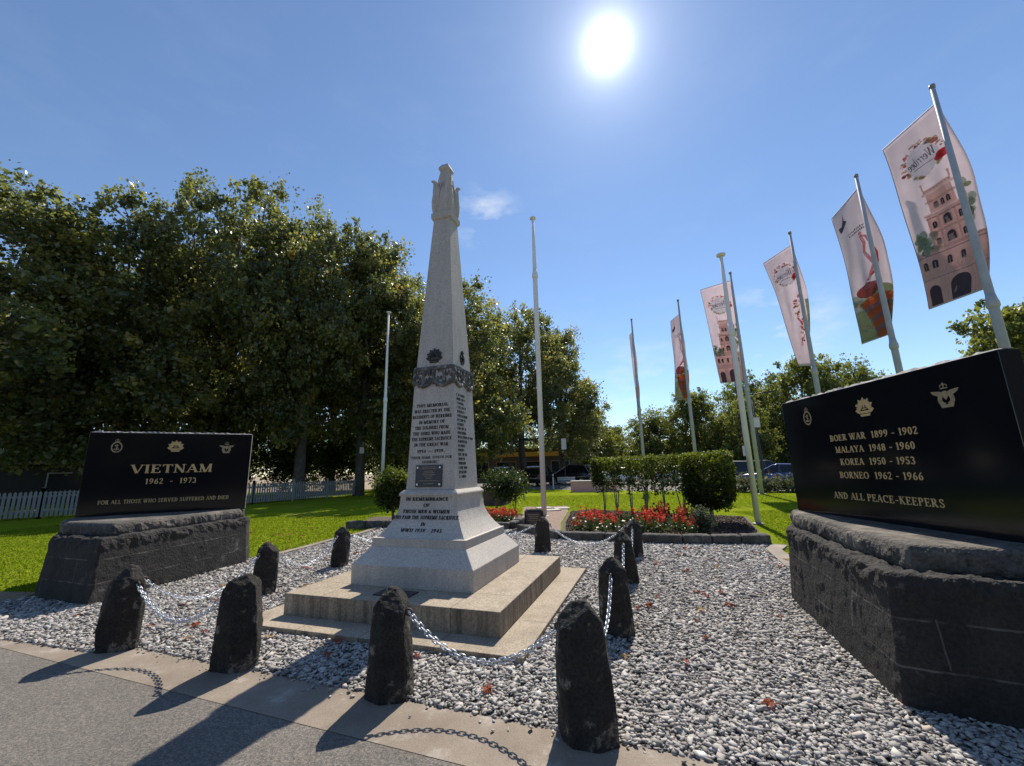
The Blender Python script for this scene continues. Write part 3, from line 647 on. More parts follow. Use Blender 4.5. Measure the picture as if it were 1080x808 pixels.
# worn, unreadable roll of names on the right face: small cut marks
mb = MB(); rn = random.Random(5); z = 2.45
for i in range(20):
    wd = rn.uniform(.17, .27) if i not in (5, 10) else (.32, .45)[i == 10]; u = -.216; pol = []
    while u < -.216 + wd:
        l = rn.uniform(.008, .014); pol.append((0, [(u, z), (u + l, z), (u + l, z + .035), (u, z + .035)]))
        if rn.random() < .6: pol.append((1, [(u, z + rn.choice((0, .014, .027))), (u + .024, z + .016), (u + .024, z + .024), (u, z + .03)]))
        u += rn.uniform(.018, .028) if rn.random() < .85 else .045
    poly_mesh(mb, pol, face_map(shaft_half, 1), .0025); z -= .0545
mb.build('roll_of_names', M['ink'], ob)
# rising sun badges in bronze, garland, plaque
for face, cu, s, nm in ((0, -.008, .245, 'rising_sun'), (1, .003, .205, 'navy')):
    mb = MB(); poly_mesh(mb, [(k, [(u, v) for u, v in q]) for k, q in badge(nm, cu, 3.0, s)], face_map(shaft_half, face), .014, .003)
    mb.build('bronze_badge', M['bronze'], ob)
mb = MB()
mb.sq([(.288, 2.805), (.296, 2.812), (.296, 2.85), (.284, 2.858)])
rn = random.Random(3)
for k in range(4):
    Mx = Matrix.Rotation(k * math.pi / 2, 4, 'Z')
    for half in (-1, 1):                                       # two swags a side
        pts = []; rad = []
        for i in range(15):
            t = i / 14; u = half * .29 * t if True else 0
            zz = 2.592 + .10 * (2 * abs(t - .5)) ** 2 - (.0 if t < .85 else .03 * (t - .85) / .15); pts.append(Mx @ Vector((u, -(shaft_half(zz) + .012), zz))); rad.append(.020 + .010 * math.sin(t * math.pi) + rn.uniform(-.006, .006))
        mb.tube(pts, rad, 7)
    for u in (-.29, -.15, 0, .15, .29):                         # hanging ribbons and leaf knots
        pts = [Mx @ Vector((u + rn.uniform(-.015, .015), -(shaft_half(zz) + .006), zz)) for zz in (2.82, 2.76, 2.71, 2.66, 2.61)]
        mb.tube(pts, [.014, .026, .016, .028, .016], 6)
    for j in range(60):
        u = rn.uniform(-.28, .28); zz = 2.60 + rn.uniform(0, .2); c = Mx @ Vector((u, -(shaft_half(zz) + .008), zz))
        mb.tube([c + Vector((rn.uniform(-.02, .02), rn.uniform(-.02, .02), -.025)), c, c + Vector((rn.uniform(-.02, .02), rn.uniform(-.02, .02), .025))], [.004, .017, .004], 5)
mb.build('garland', M['garland'], ob)
pq = MB(); f = face_map(shaft_half, 0)
def slab_on(mb, f, u0, u1, v0, v1, o0, o1, mi=0):
    a = [f(u0, v0, o0), f(u1, v0, o0), f(u1, v1, o0), f(u0, v1, o0)]; b_ = [f(u0, v0, o1), f(u1, v0, o1), f(u1, v1, o1), f(u0, v1, o1)]
    mb.rings([a, b_], True, mi)
slab_on(pq, f, -.203, .163, 1.318, 1.583, -.002, .014); pl = pq.build('plaque', M['plaque'], ob)
for u in (-.175, .135):
    for z in (1.350, 1.552): mb = MB(); slab_on(mb, f, u - .010, u + .010, z - .010, z + .010, .0145, .021); mb.build('bolt', M['silver'], pl)
mb = MB()
for z, wd in ((1.555, .20), (1.535, .24), (1.505, .13), (1.485, .16), (1.465, .18), (1.445, .12), (1.42, .08), (1.39, .28), (1.355, .15)): slab_on(mb, f, -.02 - wd / 2, -.02 + wd / 2, z, z + .005, .0145, .0155)
mb.build('engraved_line', M['gold_dull'], pl)
mb = MB(); mb.box((-.02, -.965, .277), (.42, .2, .014)); mb.build('floor_plaque', M['plaque'], ob)
# finial: moulded cap, tapering block, four curling corner leaves
squares('cap_moulding', [(.129, 5.098), (.152, 5.112), (.158, 5.15), (.158, 5.205), (.142, 5.215)], M['granite'], bevel=.004)
mb = MB(); mb.sq([(.135, 5.21), (.137, 5.40), (.126, 5.56), (.088, 5.80), (.068, 5.93), (.066, 5.96)])
for k in range(4):
    Mx = Matrix.Rotation(k * math.pi / 2 + math.pi / 4, 4, 'Z')
    rs = []
    for z, d, w_, t in ((5.21, .165, .06, .06), (5.30, .178, .075, .065), (5.40, .183, .08, .065), (5.50, .176, .075, .055), (5.60, .172, .07, .055), (5.68, .172, .05, .045), (5.73, .188, .04, .035), (5.755, .208, .028, .028), (5.735, .222, .018, .02)):
        rs.append([Mx @ Vector(p) for p in ((d - t, -w_, z), (d + t * .3, -w_ * .55, z + .004), (d + t * .55, 0, z + .008), (d + t * .3, w_ * .55, z + .004), (d - t, w_, z))])
    mb.rings(rs)
    mb.tube([Mx @ Vector((.04, 0, 5.86)), Mx @ Vector((.085, 0, 5.84)), Mx @ Vector((.115, 0, 5.70)), Mx @ Vector((.15, 0, 5.5))], [.02, .03, .03, .02], 6)
    Mk = Matrix.Rotation(k * math.pi / 2, 4, 'Z')
    mb.tube([Mk @ Vector((-.06, -.135, 5.36)), Mk @ Vector((-.05, -.13, 5.55)), Mk @ Vector((0, -.105, 5.72)), Mk @ Vector((.05, -.13, 5.55)), Mk @ Vector((.06, -.135, 5.36))], .018, 6)
mb.build('finial', M['granite'], ob, bevel=.003)
mb = MB(); mb.sq([(.064, 5.955), (.084, 5.985), (.088, 6.005), (.080, 6.03), (.058, 6.075), (.045, 6.085)]); mb.build('finial_block', M['granite'], ob, bevel=.004)

# ================================================================== BOLLARDS AND CHAINS
BOL = [((-3.63, 4.13), .71, .12, .185, .035), ((-2.27, 3.69), .71, .10, .185, .035), ((-.90, 3.23), .69, .16, .168, .0), ((.40, 2.74), .71, -.30, .19, -.04), ((.90, 4.18), .68, -.2, .168, 0), ((1.43, 5.82), .66, -.3, .165, 0), ((2.0, 7.44), .63, .2, .165, 0), ((.50, 8.1), .62, -.2, .165, 0), ((-2.90, 7.28), .63, .15, .165, .01), ((-3.28, 5.78), .64, .12, .165, .02)]
BL = ['at the kerb nearest the left wall', 'at the kerb, second from the left', 'at the kerb in front of the obelisk steps', 'largest in the photo, nearest the camera right of the obelisk', 'behind the nearest post, right of the obelisk', 'second behind the nearest post on the right side', 'farthest of the right hand row', 'standing alone behind the steps near the stone plaque block', 'behind the obelisk on the left, near the lawn edge', 'beside the right end of the left memorial wall']
ring = {}
for i, ((x, y), h, rz, r, lean) in enumerate(BOL):
    t = empty('stone_bollard', (x, y, 0), rz)
    tag(t, 'rough bluestone chain post ' + BL[i], 'bollard', 'bluestone chain posts around the memorial')
    rn = random.Random(100 + i); lo = []
    def quad(a, b_, dx=0.0, j=0.0): return [(sx * a * rn.uniform(1 - j, 1 + j) + dx, sy * b_ * rn.uniform(1 - j, 1 + j)) for sx, sy in ((-1, -1), (1, -1), (1, 1), (-1, 1))]
    lo = [(quad(r, r * .88, 0, .05), -.05), (quad(r * .78, r * .68, lean * .8, .05), h * .75), (quad(r * .70, r * .60, lean, .04), h + .02)]
    cuts = []
    for k in range(15):                                     # chisel facets down the flanks and corners
        a = rn.uniform(0, 2 * math.pi) if k > 4 else math.pi / 4 + k * math.pi / 2 + rn.uniform(-.25, .25); z = rn.uniform(.05, h * .85)
        rr = (r - (r * .27) * z / h) * (1 / max(abs(math.cos(a)), abs(math.sin(a)) / .88)) - (rn.uniform(.004, .018) if k > 4 else rn.uniform(.02, .05)); tilt = rn.uniform(-.10, .16)
        cuts.append((Vector((rr * math.cos(a) + lean * z / h, rr * math.sin(a), z)), Vector((math.cos(a), math.sin(a), tilt)).normalized()))
    for k in range(5):                                      # broken pyramid head
        a = k * math.pi / 2 + rn.uniform(-.4, .4); zz = h * rn.uniform(.80, .88); rr = r * .72
        cuts.append((Vector((rr * math.cos(a) + lean, rr * .9 * math.sin(a), zz)), Vector((math.cos(a), math.sin(a), rn.uniform(.62, 1.0))).normalized()))
    cuts.append((Vector((lean, 0, h)), Vector((rn.uniform(-.3, .3), rn.uniform(-.3, .3), 1)).normalized()))
    rough_stone('post', lo, .0125, .0055, M['bluestone'], t, seed=i + 1, edge=lambda p, h=h: .8 + .5 * max(0, (p[2] - h * .8) / (h * .2)), low=.35, fine=.6, cuts=cuts)
    ring[i] = Vector((x, y, h * .78))
pairs = [(0, 1), (2, 3), (3, 4), (4, 5), (5, 6), (6, 7), (7, 8), (8, 9), (9, 0)]
CH = ['nearest the road left of the gap', 'sagging in front of the obelisk steps to the nearest post', 'running back from the nearest post on the right', 'second on the right hand row of posts', 'farthest on the right hand row of posts', 'strung before the red flower bed behind the steps', 'passing behind the obelisk', 'farther of the two by the left memorial wall', 'nearer of the two by the left memorial wall']
def link_ring(L_, W_, r, mtx, mb, nn=14, k=5):
    pts = []
    for j in range(nn):
        a = 2 * math.pi * j / nn; c, s_ = math.cos(a), math.sin(a)
        pts.append(Vector(((L_ / 2 - W_ / 2) * (1 if c > 0 else -1) + W_ / 2 * c, W_ / 2 * s_, 0)))
    b = len(mb.v); vs = []
    for j in range(nn):
        tg = (pts[(j + 1) % nn] - pts[j - 1]).normalized(); nrm = Vector((0, 0, 1)).cross(tg)
        for q in range(k):
            a = 2 * math.pi * q / k; vs.append(mtx @ (pts[j] + nrm * math.cos(a) * r + Vector((0, 0, 1)) * math.sin(a) * r))
    fs = [(j * k + q, ((j + 1) % nn) * k + q, ((j + 1) % nn) * k + (q + 1) % k, j * k + (q + 1) % k) for j in range(nn) for q in range(k)]
    mb.add(vs, fs)
for ci, (a, b_) in enumerate(pairs):
    A_, B_ = ring[a].copy(), ring[b_].copy(); d = (B_ - A_); d.z = 0; d.normalize()
    A_ += d * (BOL[a][3] * .78 + .012); B_ -= d * (BOL[b_][3] * .78 + .012)
    t = empty('chain', ((A_ + B_) / 2).to_tuple()[:2] + (0,))
    tag(t, 'galvanised steel link chain ' + CH[ci], 'chain', 'chains between the bluestone posts')
    off = Vector((t.location.x, t.location.y, 0))
    span = (B_ - A_).length; sag = min(.36, .30 * span / 1.4 + .02) if ci not in (6,) else .34
    n = 200; cur = [A_.lerp(B_, i / n) - Vector((0, 0, 4 * sag * (i / n) * (1 - i / n))) for i in range(n + 1)]
    acc = [0]
    for i in range(n): acc.append(acc[-1] + (cur[i + 1] - cur[i]).length)
    pitch = .036; mb = MB(); cnt = int(acc[-1] / pitch); 
    for k in range(cnt):
        s_ = (k + .5) * acc[-1] / cnt; i = min(n - 1, np.searchsorted(acc, s_) - 1); p = cur[i].lerp(cur[i + 1], (s_ - acc[i]) / max(1e-6, acc[i + 1] - acc[i])) - off
        tg = (cur[min(n, i + 3)] - cur[max(0, i - 3)]).normalized(); side = tg.cross(Vector((0, 0, 1))).normalized(); up = side.cross(tg)
        if k % 2: side, up = up, -side
        ca, sa = math.cos(.5), math.sin(.5); side, up = side * ca + up * sa, up * ca - side * sa
        mt = Matrix((tg, side, up)).transposed().to_4x4(); mt.translation = p
        link_ring(.052, .030, .0048, mt, mb)
    mb.build('link_run', M['zinc'], t, smooth=True)
    for P_, s_ in ((A_, -1), (B_, 1)):
        e = MB(); e.tube([P_ - off + d * s_ * .08, P_ - off + d * s_ * .01], .008, 6); mt = Matrix((d, Vector((0, 0, 1)), d.cross(Vector((0, 0, 1))))).transposed().to_4x4(); mt.translation = P_ - off
        link_ring(.05, .04, .007, mt, e); e.build('eye_bolt', M['iron'], t, smooth=True)

# ================================================================== BLACK GRANITE MEMORIAL WALLS
def shrink(poly, d):
    c = Vector((sum(p[0] for p in poly) / len(poly), sum(p[1] for p in poly) / len(poly)))
    out = []
    n = len(poly)
    for i in range(n):
        a, b_, e = Vector(poly[i - 1]), Vector(poly[i]), Vector(poly[(i + 1) % n])
        n1 = Vector((-(b_ - a).y, (b_ - a).x)).normalized(); n2 = Vector((-(e - b_).y, (e - b_).x)).normalized()
        k = 1 + n1.dot(n2); out.append(tuple(b_ + (n1 + n2) * d / max(k, .4)))
    return out
def memorial(name, label, base, cap, p0, p1, zb, zt, thick, lines, badges):
    """p0,p1: ends of the slab face, left and right as the viewer sees it"""
    P0, P1 = Vector((*p0, 0)), Vector((*p1, 0)); ax = (P1 - P0).normalized(); nrm = Vector((ax.y, -ax.x, 0)); Ln = (P1 - P0).length
    t = empty(name, ((P0 + P1) / 2).to_tuple()); tag(t, label, 'memorial wall'); o = t.location.copy()
    loc = lambda poly: [(x - o.x, y - o.y) for x, y in poly]
    B0 = loc(base)
    rough_stone('base', [(shrink(B0, -.01), -.06), (shrink(B0, .0), .1), (shrink(B0, .05), .70), (shrink(B0, .075), .765)], .021, .026, M['base_stone'], t, seed=int(abs(o.x) * 3), edge=lambda p: .16 + 1.0 * max(0, min(1, (p[2] - .60) / .13)) + .4 * max(0, noise.noise(Vector(p) * 2.3)), low=.7, fine=.35)
    C0 = loc(cap)
    rough_stone('cap_stone', [(shrink(C0, .015), .755), (C0, .80), (shrink(C0, .005), .88), (shrink(C0, .035), zb)], .019, .02, M['cap_stone'], t, seed=int(abs(o.x) * 5), edge=lambda p: .9 if p[2] < zb - .03 else .15, low=.5, fine=.35)
    mb = MB(); q = [P0 - o, P1 - o, P1 - o - nrm * thick, P0 - o - nrm * thick]; 
    bot = [v + Vector((0, 0, zb - .015)) for v in q]; top = [v + Vector((0, 0, zt)) for v in q]
    mb.add(bot + top, [(0, 3, 2, 1)], 0); b0 = len(mb.v) - 8
    mb.f += [(b0, b0 + 1, b0 + 5, b0 + 4), (b0 + 2, b0 + 3, b0 + 7, b0 + 6)]; mb.m += [0, 0]
    mb.f += [(b0 + 1, b0 + 2, b0 + 6, b0 + 5)]; mb.m += [2 if name_end else 1]
    mb.f += [(b0 + 3, b0, b0 + 4, b0 + 7), (b0 + 4, b0 + 5, b0 + 6, b0 + 7)]; mb.m += [0, 1]
    mb.build('slab', [M['black_granite'], M['sawn'], M['honed']], t, bevel=.006)
    # rock-pitched top edge
    e = MB(); rn = random.Random(9); n = 60; rs = []
    for i in range(n + 1):
        p = (P0 - o).lerp(P1 - o, .004 + .992 * i / n); j = lambda a: rn.uniform(-a, a)
        rs.append([p + nrm * (-.012 + j(.004)) + Vector((0, 0, zt - .004)), p - nrm * (thick - .012) + Vector((0, 0, zt - .004)), p - nrm * (thick * .7 + j(.01)) + Vector((0, 0, zt + .022 + j(.012))), p - nrm * (thick * .3 + j(.01)) + Vector((0, 0, zt + .020 + j(.012)))])
    e.rings(rs); e.build('pitched_top', M['sawn'], t)
    f = lambda u, v, off: P0 - o + ax * u * Ln + nrm * off + Vector((0, 0, zb + v))
    fs = lambda u, v, off: P0 - o + ax * u + nrm * off + Vector((0, 0, zb + v))
    mb = MB()
    for txt, cu, v, size, wd, small, bold in lines:
        poly_mesh(mb, text_polys(txt, size, cu * Ln, v, .12, wd * Ln, small, bold), fs, .002)
    mb.build('lettering', M['gold'], t)
    for kind, cu, v, s in badges:
        mb = MB(); poly_mesh(mb, badge(kind, cu * Ln, v, s), fs, .002); mb.build('badge', M['gold'] if kind == 'rising_sun' else M['gold_dull'], t)
    return t
name_end = False
memorial('memorial_wall', 'polished black granite wall on a bluestone base, lettered VIETNAM, left of the obelisk',
         [(-6.34, 5.86), (-5.2, 5.43), (-4.78, 7.78), (-5.02, 8.25), (-7.25, 7.05), (-6.9, 6.5)],
         [(-6.35, 6.08), (-5.36, 5.76), (-4.93, 7.74), (-5.1, 8.12), (-7.1, 6.95), (-6.85, 6.5)],
         (-6.95, 6.79), (-4.96, 7.89), .93, 2.275, .15,
         [('VIETNAM', .505, .667, .14, .492, 1, 1.15), ('1962  -  1973', .504, .483, .09, .307, 1, 1.1), ('FOR ALL THOSE WHO SERVED SUFFERED AND DIED', .494, .180, .062, .774, 1, 1.2)],
         [('navy', .159, 1.12, .24), ('rising_sun', .503, 1.12, .24), ('air_force', .83, 1.105, .23)])
name_end = True
memorial('memorial_wall', 'polished black granite wall listing the Boer War, Malaya, Korea and Borneo, right of the obelisk',
         [(2.36, 2.90), (3.40, 2.32), (3.85, 2.5), (3.80, 5.5), (3.42, 5.55), (3.06, 5.02)],
         [(2.66, 3.02), (3.42, 2.60), (3.75, 2.62), (3.72, 5.42), (3.43, 5.42), (3.22, 5.02)],
         (3.47, 5.31), (3.41, 2.81), .93, 2.245, .15,
         [('BOER WAR  1899 - 1902', .505, .785, .064, .41, 1, 1.05), ('MALAYA  1948 - 1960', .504, .66, .064, .367, 1, 1.05), ('KOREA  1950 - 1953', .506, .533, .064, .341, 1, 1.05), ('BORNEO  1962 - 1966', .506, .40, .064, .374, 1, 1.05), ('AND ALL PEACE-KEEPERS', .505, .187, .066, .482, 1, 1.05)],
         [('navy', .178, 1.095, .22), ('rising_sun', .51, 1.085, .225), ('air_force', .828, 1.07, .225)])

# ================================================================== FLAGPOLES AND BANNERS
def pole(name, label, x, y, h, r0, r1, mat, collar, group, flange=True):
    t = empty(name, (x, y, 0)); tag(t, label, 'flagpole', group)
    mb = MB(); mb.lathe([(r0, 0), (r0, collar), (r0 * .9, collar + .1), ((r0 * .9 + r1) / 2, (h + collar) / 2), (r1, h)], n=14); mb.build('mast', mat, t, smooth=True)
    c = MB(); c.lathe([(r0 * 1.0, collar - .18), (r0 * 1.28, collar - .12), (r0 * 1.28, collar - .02), (r0 * 1.05, collar + .08), (r0 * .9, collar + .2)], n=14); c.build('collar', mat, t, smooth=True)
    if flange:
        c = MB(); c.lathe([(r1 * .8, h - .01), (r1 * 2.6, h), (r1 * 2.8, h + .05), (r1 * .6, h + .09)], n=14); c.build('truck', M['white_pole'] if mat is M['white_pole'] else M['pole_cap'], t, smooth=True)
    else:
        c = MB(); c.lathe([(r1 * 1.25, h - .05), (r1 * 1.25, h + .06), (r1 * .4, h + .09)], n=12); c.build('finial_cap', M['pole_cap'], t, smooth=True)
    b_ = MB(); b_.lathe([(r0 * 1.9, 0), (r0 * 1.9, .03), (r0 * 1.05, .04)], n=14); b_.build('base_plate', M['pole_cap'], t)
    return t
wp = 'white flagpoles with no flag'
pole('flagpole', 'white flagpole with no flag, rising behind the obelisk to its right', .93, 13.89, 10.64, .085, .042, M['white_pole'], 8.4, wp)
pole('flagpole', 'white flagpole with no flag in front of the dark trees left of the obelisk', -7.25, 23.3, 10.84, .09, .05, M['white_pole'], 5.6, wp)
pole('flagpole', 'white flagpole with no flag crossing in front of a banner at the hedge end', 6.13, 11.0, 7.40, .07, .045, M['white_pole'], 5.15, wp)

POLES = dict(A=(12.16, 9.87), B=(12.98, 13.56), C=(12.98, 17.35), D=(12.24, 21.28), E=(10.77, 24.97), F=(8.70, 28.26))
PN = dict(A='first and nearest, rising behind the right memorial wall', B='second from the right', C='third from the right, with the drooping banner', D='fourth from the right, just behind a bare white pole', E='fifth from the right, above the hedge', F='farthest and leftmost of the row')
for k, (x, y) in POLES.items():
    pole('flagpole', 'grey steel banner pole ' + PN[k], x, y, 11.86, .10, .055, M['grey_pole'], 5.35, 'grey banner poles in a row', False)
# banners: top and bottom edge vectors (x, y), edge heights, belly
BAN = dict(A=((.03, 1.77), (-.07, 1.46), 11.34, 5.74, .50, 'tower'), B=((.5, 2.0), (-.01, 1.2), 11.40, 5.73, .42, 'boat'), C=((-.26, 1.77), (-.56, .1), 11.29, 5.59, .45, 'branch'),
           D=((-1.2, 1.16), (-1.15, .35), 11.42, 5.74, .40, 'tower'), E=((-.07, 1.35), (-.55, .75), 10.95, 5.50, .22, 'boat'), F=((.02, .9), (.16, 1.1), 10.95, 5.0, .16, 'plain'))
BLAB = dict(A='large pale banner printed with a pink tower building, nearest on the right', B='pale banner with a bird, a red boat shape and orange stripes, second from the right', C='twisted pale banner with a round badge and pink flowers, narrowing to the pole', D='pale banner with a pink tower building seen behind the bare white pole', E='narrow half turned banner, red and green at its foot', F='banner seen almost edge on, leftmost of the row')
for key, (vt, vb, zt, zb, belly, art) in BAN.items():
    px, py = POLES[key]; t = empty('banner', (px, py, 0)); tag(t, BLAB[key], 'banner', 'printed banners on the grey poles')
    vt3, vb3 = Vector((*vt, 0)), Vector((*vb, 0))
    def S(u, v, o, vt3=vt3, vb3=vb3, zt=zt, zb=zb, belly=belly, ph=ord(key)):
        """u 0 free edge .. 1 pole edge (as seen by the viewer, left to right); v 0 bottom .. 1 top; o offset to the viewer's side"""
        u = min(1.0, max(0.0, u)); v = min(1.0, max(0.0, v)); e = vb3.lerp(vt3, v); d = e.normalized(); nr = Vector((d.y, -d.x, 0))      # points to the right of the banner (away from viewer)
        s_ = math.sin(math.pi * min(1, max(0, v)) ** .85)
        bl = belly * s_ * (.25 + .75 * u ** 1.5) + (.05 * math.sin(8 * u + 5 * v + ph) + .016 * math.sin(17 * u - 9 * v + 2 * ph)) * s_ + .03 * math.sin(11 * u + 14 * v) * (1 - abs(2 * v - 1)) * u
        return e * (1 - u) + nr * (bl - o) + Vector((0, 0, zb + (zt - zb) * v))
    nu, nv = 24, 44; V = [S(i / nu, j / nv, 0) for j in range(nv + 1) for i in range(nu + 1)]
    Fq = [(j * (nu + 1) + i, j * (nu + 1) + i + 1, (j + 1) * (nu + 1) + i + 1, (j + 1) * (nu + 1) + i) for j in range(nv) for i in range(nu)]
    me = np_mesh('cloth', V, Fq); o = link('cloth', me, CL['base'], t, smooth=True)
    sd = o.modifiers.new('thick', 'SOLIDIFY'); sd.thickness = .004; sd.offset = 0
    for vv in (1, 0): hem = MB(); hem.tube([S(1 - i / 6, vv, 0) for i in range(7)], .015, 6); hem.build('spreader_bar', M['grey_pole'], t)
    hd = MB(); hd.tube([S(0, j / 20, 0) for j in range(21)], .008, 5); hd.build('hem', CL['ink'], t)
    prints = {}
    def rect(u0, u1, v0, v1, c, lay=0, nn=None):
        nu_ = max(1, int((u1 - u0) / .08)); nv_ = max(1, int((v1 - v0) / .04)); L_ = prints.setdefault(c, [])
        for i in range(nu_):
            for j in range(nv_):
                a0, a1 = u0 + (u1 - u0) * i / nu_, u0 + (u1 - u0) * (i + 1) / nu_; c0, c1 = v0 + (v1 - v0) * j / nv_, v0 + (v1 - v0) * (j + 1) / nv_
                L_.append((lay, [(a0, c0), (a1, c0), (a1, c1), (a0, c1)]))
    def poly(pts, c, lay=0): prints.setdefault(c, []).append((lay, pts))
    def ell(cx, cy, rx, ry, c, lay=0, a0=0, a1=360, n=18):
        pr = disc_pts(cx, cy, rx, ry, max(n, int(rx * 120)), a0, a1)
        nr_ = max(2, int(rx / .045)); n = len(pr)
        for rr0, rr1 in [(i / nr_, (i + 1) / nr_) for i in range(nr_)]:
            for i in range(len(pr) if a1 - a0 >= 360 else len(pr) - 1):
                p, q = pr[i], pr[(i + 1) % len(pr)]; sc = lambda p, k: (cx + (p[0] - cx) * k, cy + (p[1] - cy) * k)
                poly([sc(p, rr0), sc(p, rr1), sc(q, rr1), sc(q, rr0)] if rr0 else [(cx, cy), p if False else sc(p, rr1), sc(q, rr1)], c, lay)
    AR = 1.7 / 5.6                                      # width / height, keeps round things round
    rn = random.Random(ord(key))
    if art in ('tower', 'branch'):
        cx, cy, r = .5, .79, .27
        for i in range(110):
            a = rn.uniform(0, 2 * math.pi); rr = rn.uniform(.98, 1.34 if math.sin(a) > -.2 else 1.14); c = rn.choice(['pink', 'tan', 'palegreen', 'tan', 'stripe', 'red'] if math.sin(a) > -.3 else ['tan', 'white'])
            u, v = cx + rr * r * math.cos(a), cy + rr * r * AR * math.sin(a); s_ = rn.uniform(.012, .038)
            if u < .96: ell(u, v, s_, s_ * AR * rn.uniform(.5, 1), c, 2 + i % 4, n=7)
        ell(cx, cy, r, r * AR, 'white', 6)
        ell(.80, .765, .10, .022, 'red', 8, n=9); ell(.74, .752, .07, .016, 'red', 9, n=9)
        txt = text_polys('Werribee', .05, 0, 0, .03, .46, bold=.9, slant=.25)
        prints.setdefault('ink', []).extend([(k + 10, [(cx - u, cy - .012 + v - .03 * u) for u, v in q][::-1]) for k, q in txt])
        rect(cx - .16, cx + .16, cy - .032, cy - .029, 'ink', 9)
    if art == 'tower':
        for i in range(26): ell(rn.uniform(.02, .36), rn.uniform(.29, .40), rn.uniform(.03, .07), rn.uniform(.010, .03), rn.choice(['palegreen', 'palegreen', 'green']), i % 2, n=8)
        for i in range(14): ell(rn.uniform(.82, .96), rn.uniform(.32, .58), rn.uniform(.03, .06), rn.uniform(.012, .03), rn.choice(['palegreen', 'green']), i % 2, n=8)
        T0 = .56
        rect(T0 - .20, T0 + .20, .50, .602, 'wall', 2); rect(T0 - .235, T0 + .235, .556, .568, 'wall2', 3); rect(T0 - .25, T0 + .25, .602, .616, 'wall2', 4); rect(T0 - .22, T0 + .22, .616, .632, 'wall', 3)
        for k in range(9): rect(T0 - .215 + k * .05, T0 - .195 + k * .05, .617, .631, 'wall2', 5)
        for u in (-.215, .215): rect(T0 + u - .012, T0 + u + .012, .632, .668, 'wall', 3); ell(T0 + u, .668, .02, .007, 'wall2', 5, n=8)
        rect(T0 - .27, T0 + .27, .30, .49, 'wall', 3); rect(T0 - .30, T0 + .30, .484, .499, 'wall2', 5); rect(T0 - .29, T0 + .29, .385, .397, 'wall2', 5); rect(T0 - .28, T0 + .28, .47, .476, 'stripe', 6)
        rect(.02, 1, .005, .30, 'wall', 2); rect(.01, 1, .287, .303, 'wall2', 5); rect(.01, 1, .157, .172, 'wall2', 5); rect(.02, 1, .272, .277, 'stripe', 6); rect(.02, 1, .145, .149, 'stripe', 6)
        for k in range(20): rect(.03 + k * .048, .05 + k * .048, .173, .190, 'wall2', 6)
        def arch(u, v, w_, hh): rect(u - w_ * 1.35, u + w_ * 1.35, v, v + hh, 'wall2', 6); ell(u, v + hh, w_ * 1.35, w_ * 1.35 * AR, 'wall2', 7, 0, 180, 10); rect(u - w_, u + w_, v + .002, v + hh, 'dark', 8); ell(u, v + hh, w_, w_ * AR, 'dark', 9, 0, 180, 10); rect(u - .006, u + .006, v, v + hh, 'wall2', 10)
        for u in (-.10, 0, .10): arch(T0 + u, .515, .030, .026)
        arch(T0, .41, .06, .035); arch(T0, .312, .065, .035)
        for u in (-.19, .19): arch(T0 + u, .41, .028, .03); arch(T0 + u, .315, .028, .03)
        for u in (.13, .27, .86): arch(u, .198, .038, .035)
        arch(.47, .198, .032, .035); arch(.66, .198, .032, .035)
        rect(.08, .28, .006, .078, 'dark', 6); ell(.18, .078, .10, .034, 'dark', 7, 0, 180, 12)
        rect(.44, .74, .006, .082, 'dark', 6); ell(.59, .082, .15, .046, 'dark', 7, 0, 180, 12)
        for u in (.04, .31, .35, .40, .78, .83, .95): rect(u - .016, u + .016, .005, .145, 'wall2', 8)
        for u in (-.25, -.13, .13, .25): rect(T0 + u - .012, T0 + u + .012, .305, .385, 'wall2', 8); rect(T0 + u - .012, T0 + u + .012, .4, .47, 'wall2', 8)
    elif art == 'branch':
        for i in range(70):
            tt = rn.random(); u = .80 - .22 * math.sin(tt * 5) * (1 - tt) - .15 * tt + rn.uniform(-.08, .08); v = .60 - .42 * tt + rn.uniform(-.02, .02)
            ell(u, v, rn.uniform(.015, .045), rn.uniform(.005, .013), rn.choice(['pink', 'pink', 'wall2', 'maroon', 'tan']), 1 + i % 6, n=7)
        rect(.9, 1, .02, .55, 'green', 0)
    elif art == 'boat':
        poly([(.10, .88), (.22, .875), (.30, .905), (.36, .95), (.34, .9), (.42, .88), (.30, .855), (.2, .84), (.12, .835)], 'dark', 1)
        for v, u0, u1 in ((.775, .30, .85), (.755, .34, .80)):
            for i in range(12): uu = u0 + (u1 - u0) * i / 12; rect(uu, uu + .026, v, v + rn.uniform(.006, .016), 'ink', 1)
        rect(0, 1, .005, .22, 'green', 0); rect(.0, .4, .22, .30, 'palegreen', 0); ell(.1, .3, .15, .035, 'palegreen', 1); ell(.75, .30, .25, .05, 'green', 1)
        for i in range(40): ell(rn.uniform(.03, .97), rn.uniform(.02, .28), rn.uniform(.02, .07), rn.uniform(.006, .02), rn.choice(['green', 'palegreen', 'palegreen', 'tan']), 2 + i % 3, n=7)
        for i, (p, w_) in enumerate([([(.62, .72), (.66, .66), (.6, .60), (.66, .55), (.72, .50), (.60, .44), (.36, .38)], .05), ([(.74, .68), (.78, .62), (.84, .56), (.82, .5), (.70, .45), (.5, .41)], .035), ([(.62, .72), (.72, .70), (.76, .66)], .03)]):
            for q in strip([(a, b2 / AR) for a, b2 in p], [w_ * 1.4] * len(p)): poly([(a, b2 * AR) for a, b2 in q], ('pink', 'red', 'pink')[i], 3 + i)
        ell(.63, .735, .045, .013, 'pink', 6, n=9)
        ell(.44, .345, .30, .05, 'maroon', 8); ell(.5, .372, .25, .018, 'pink', 10)
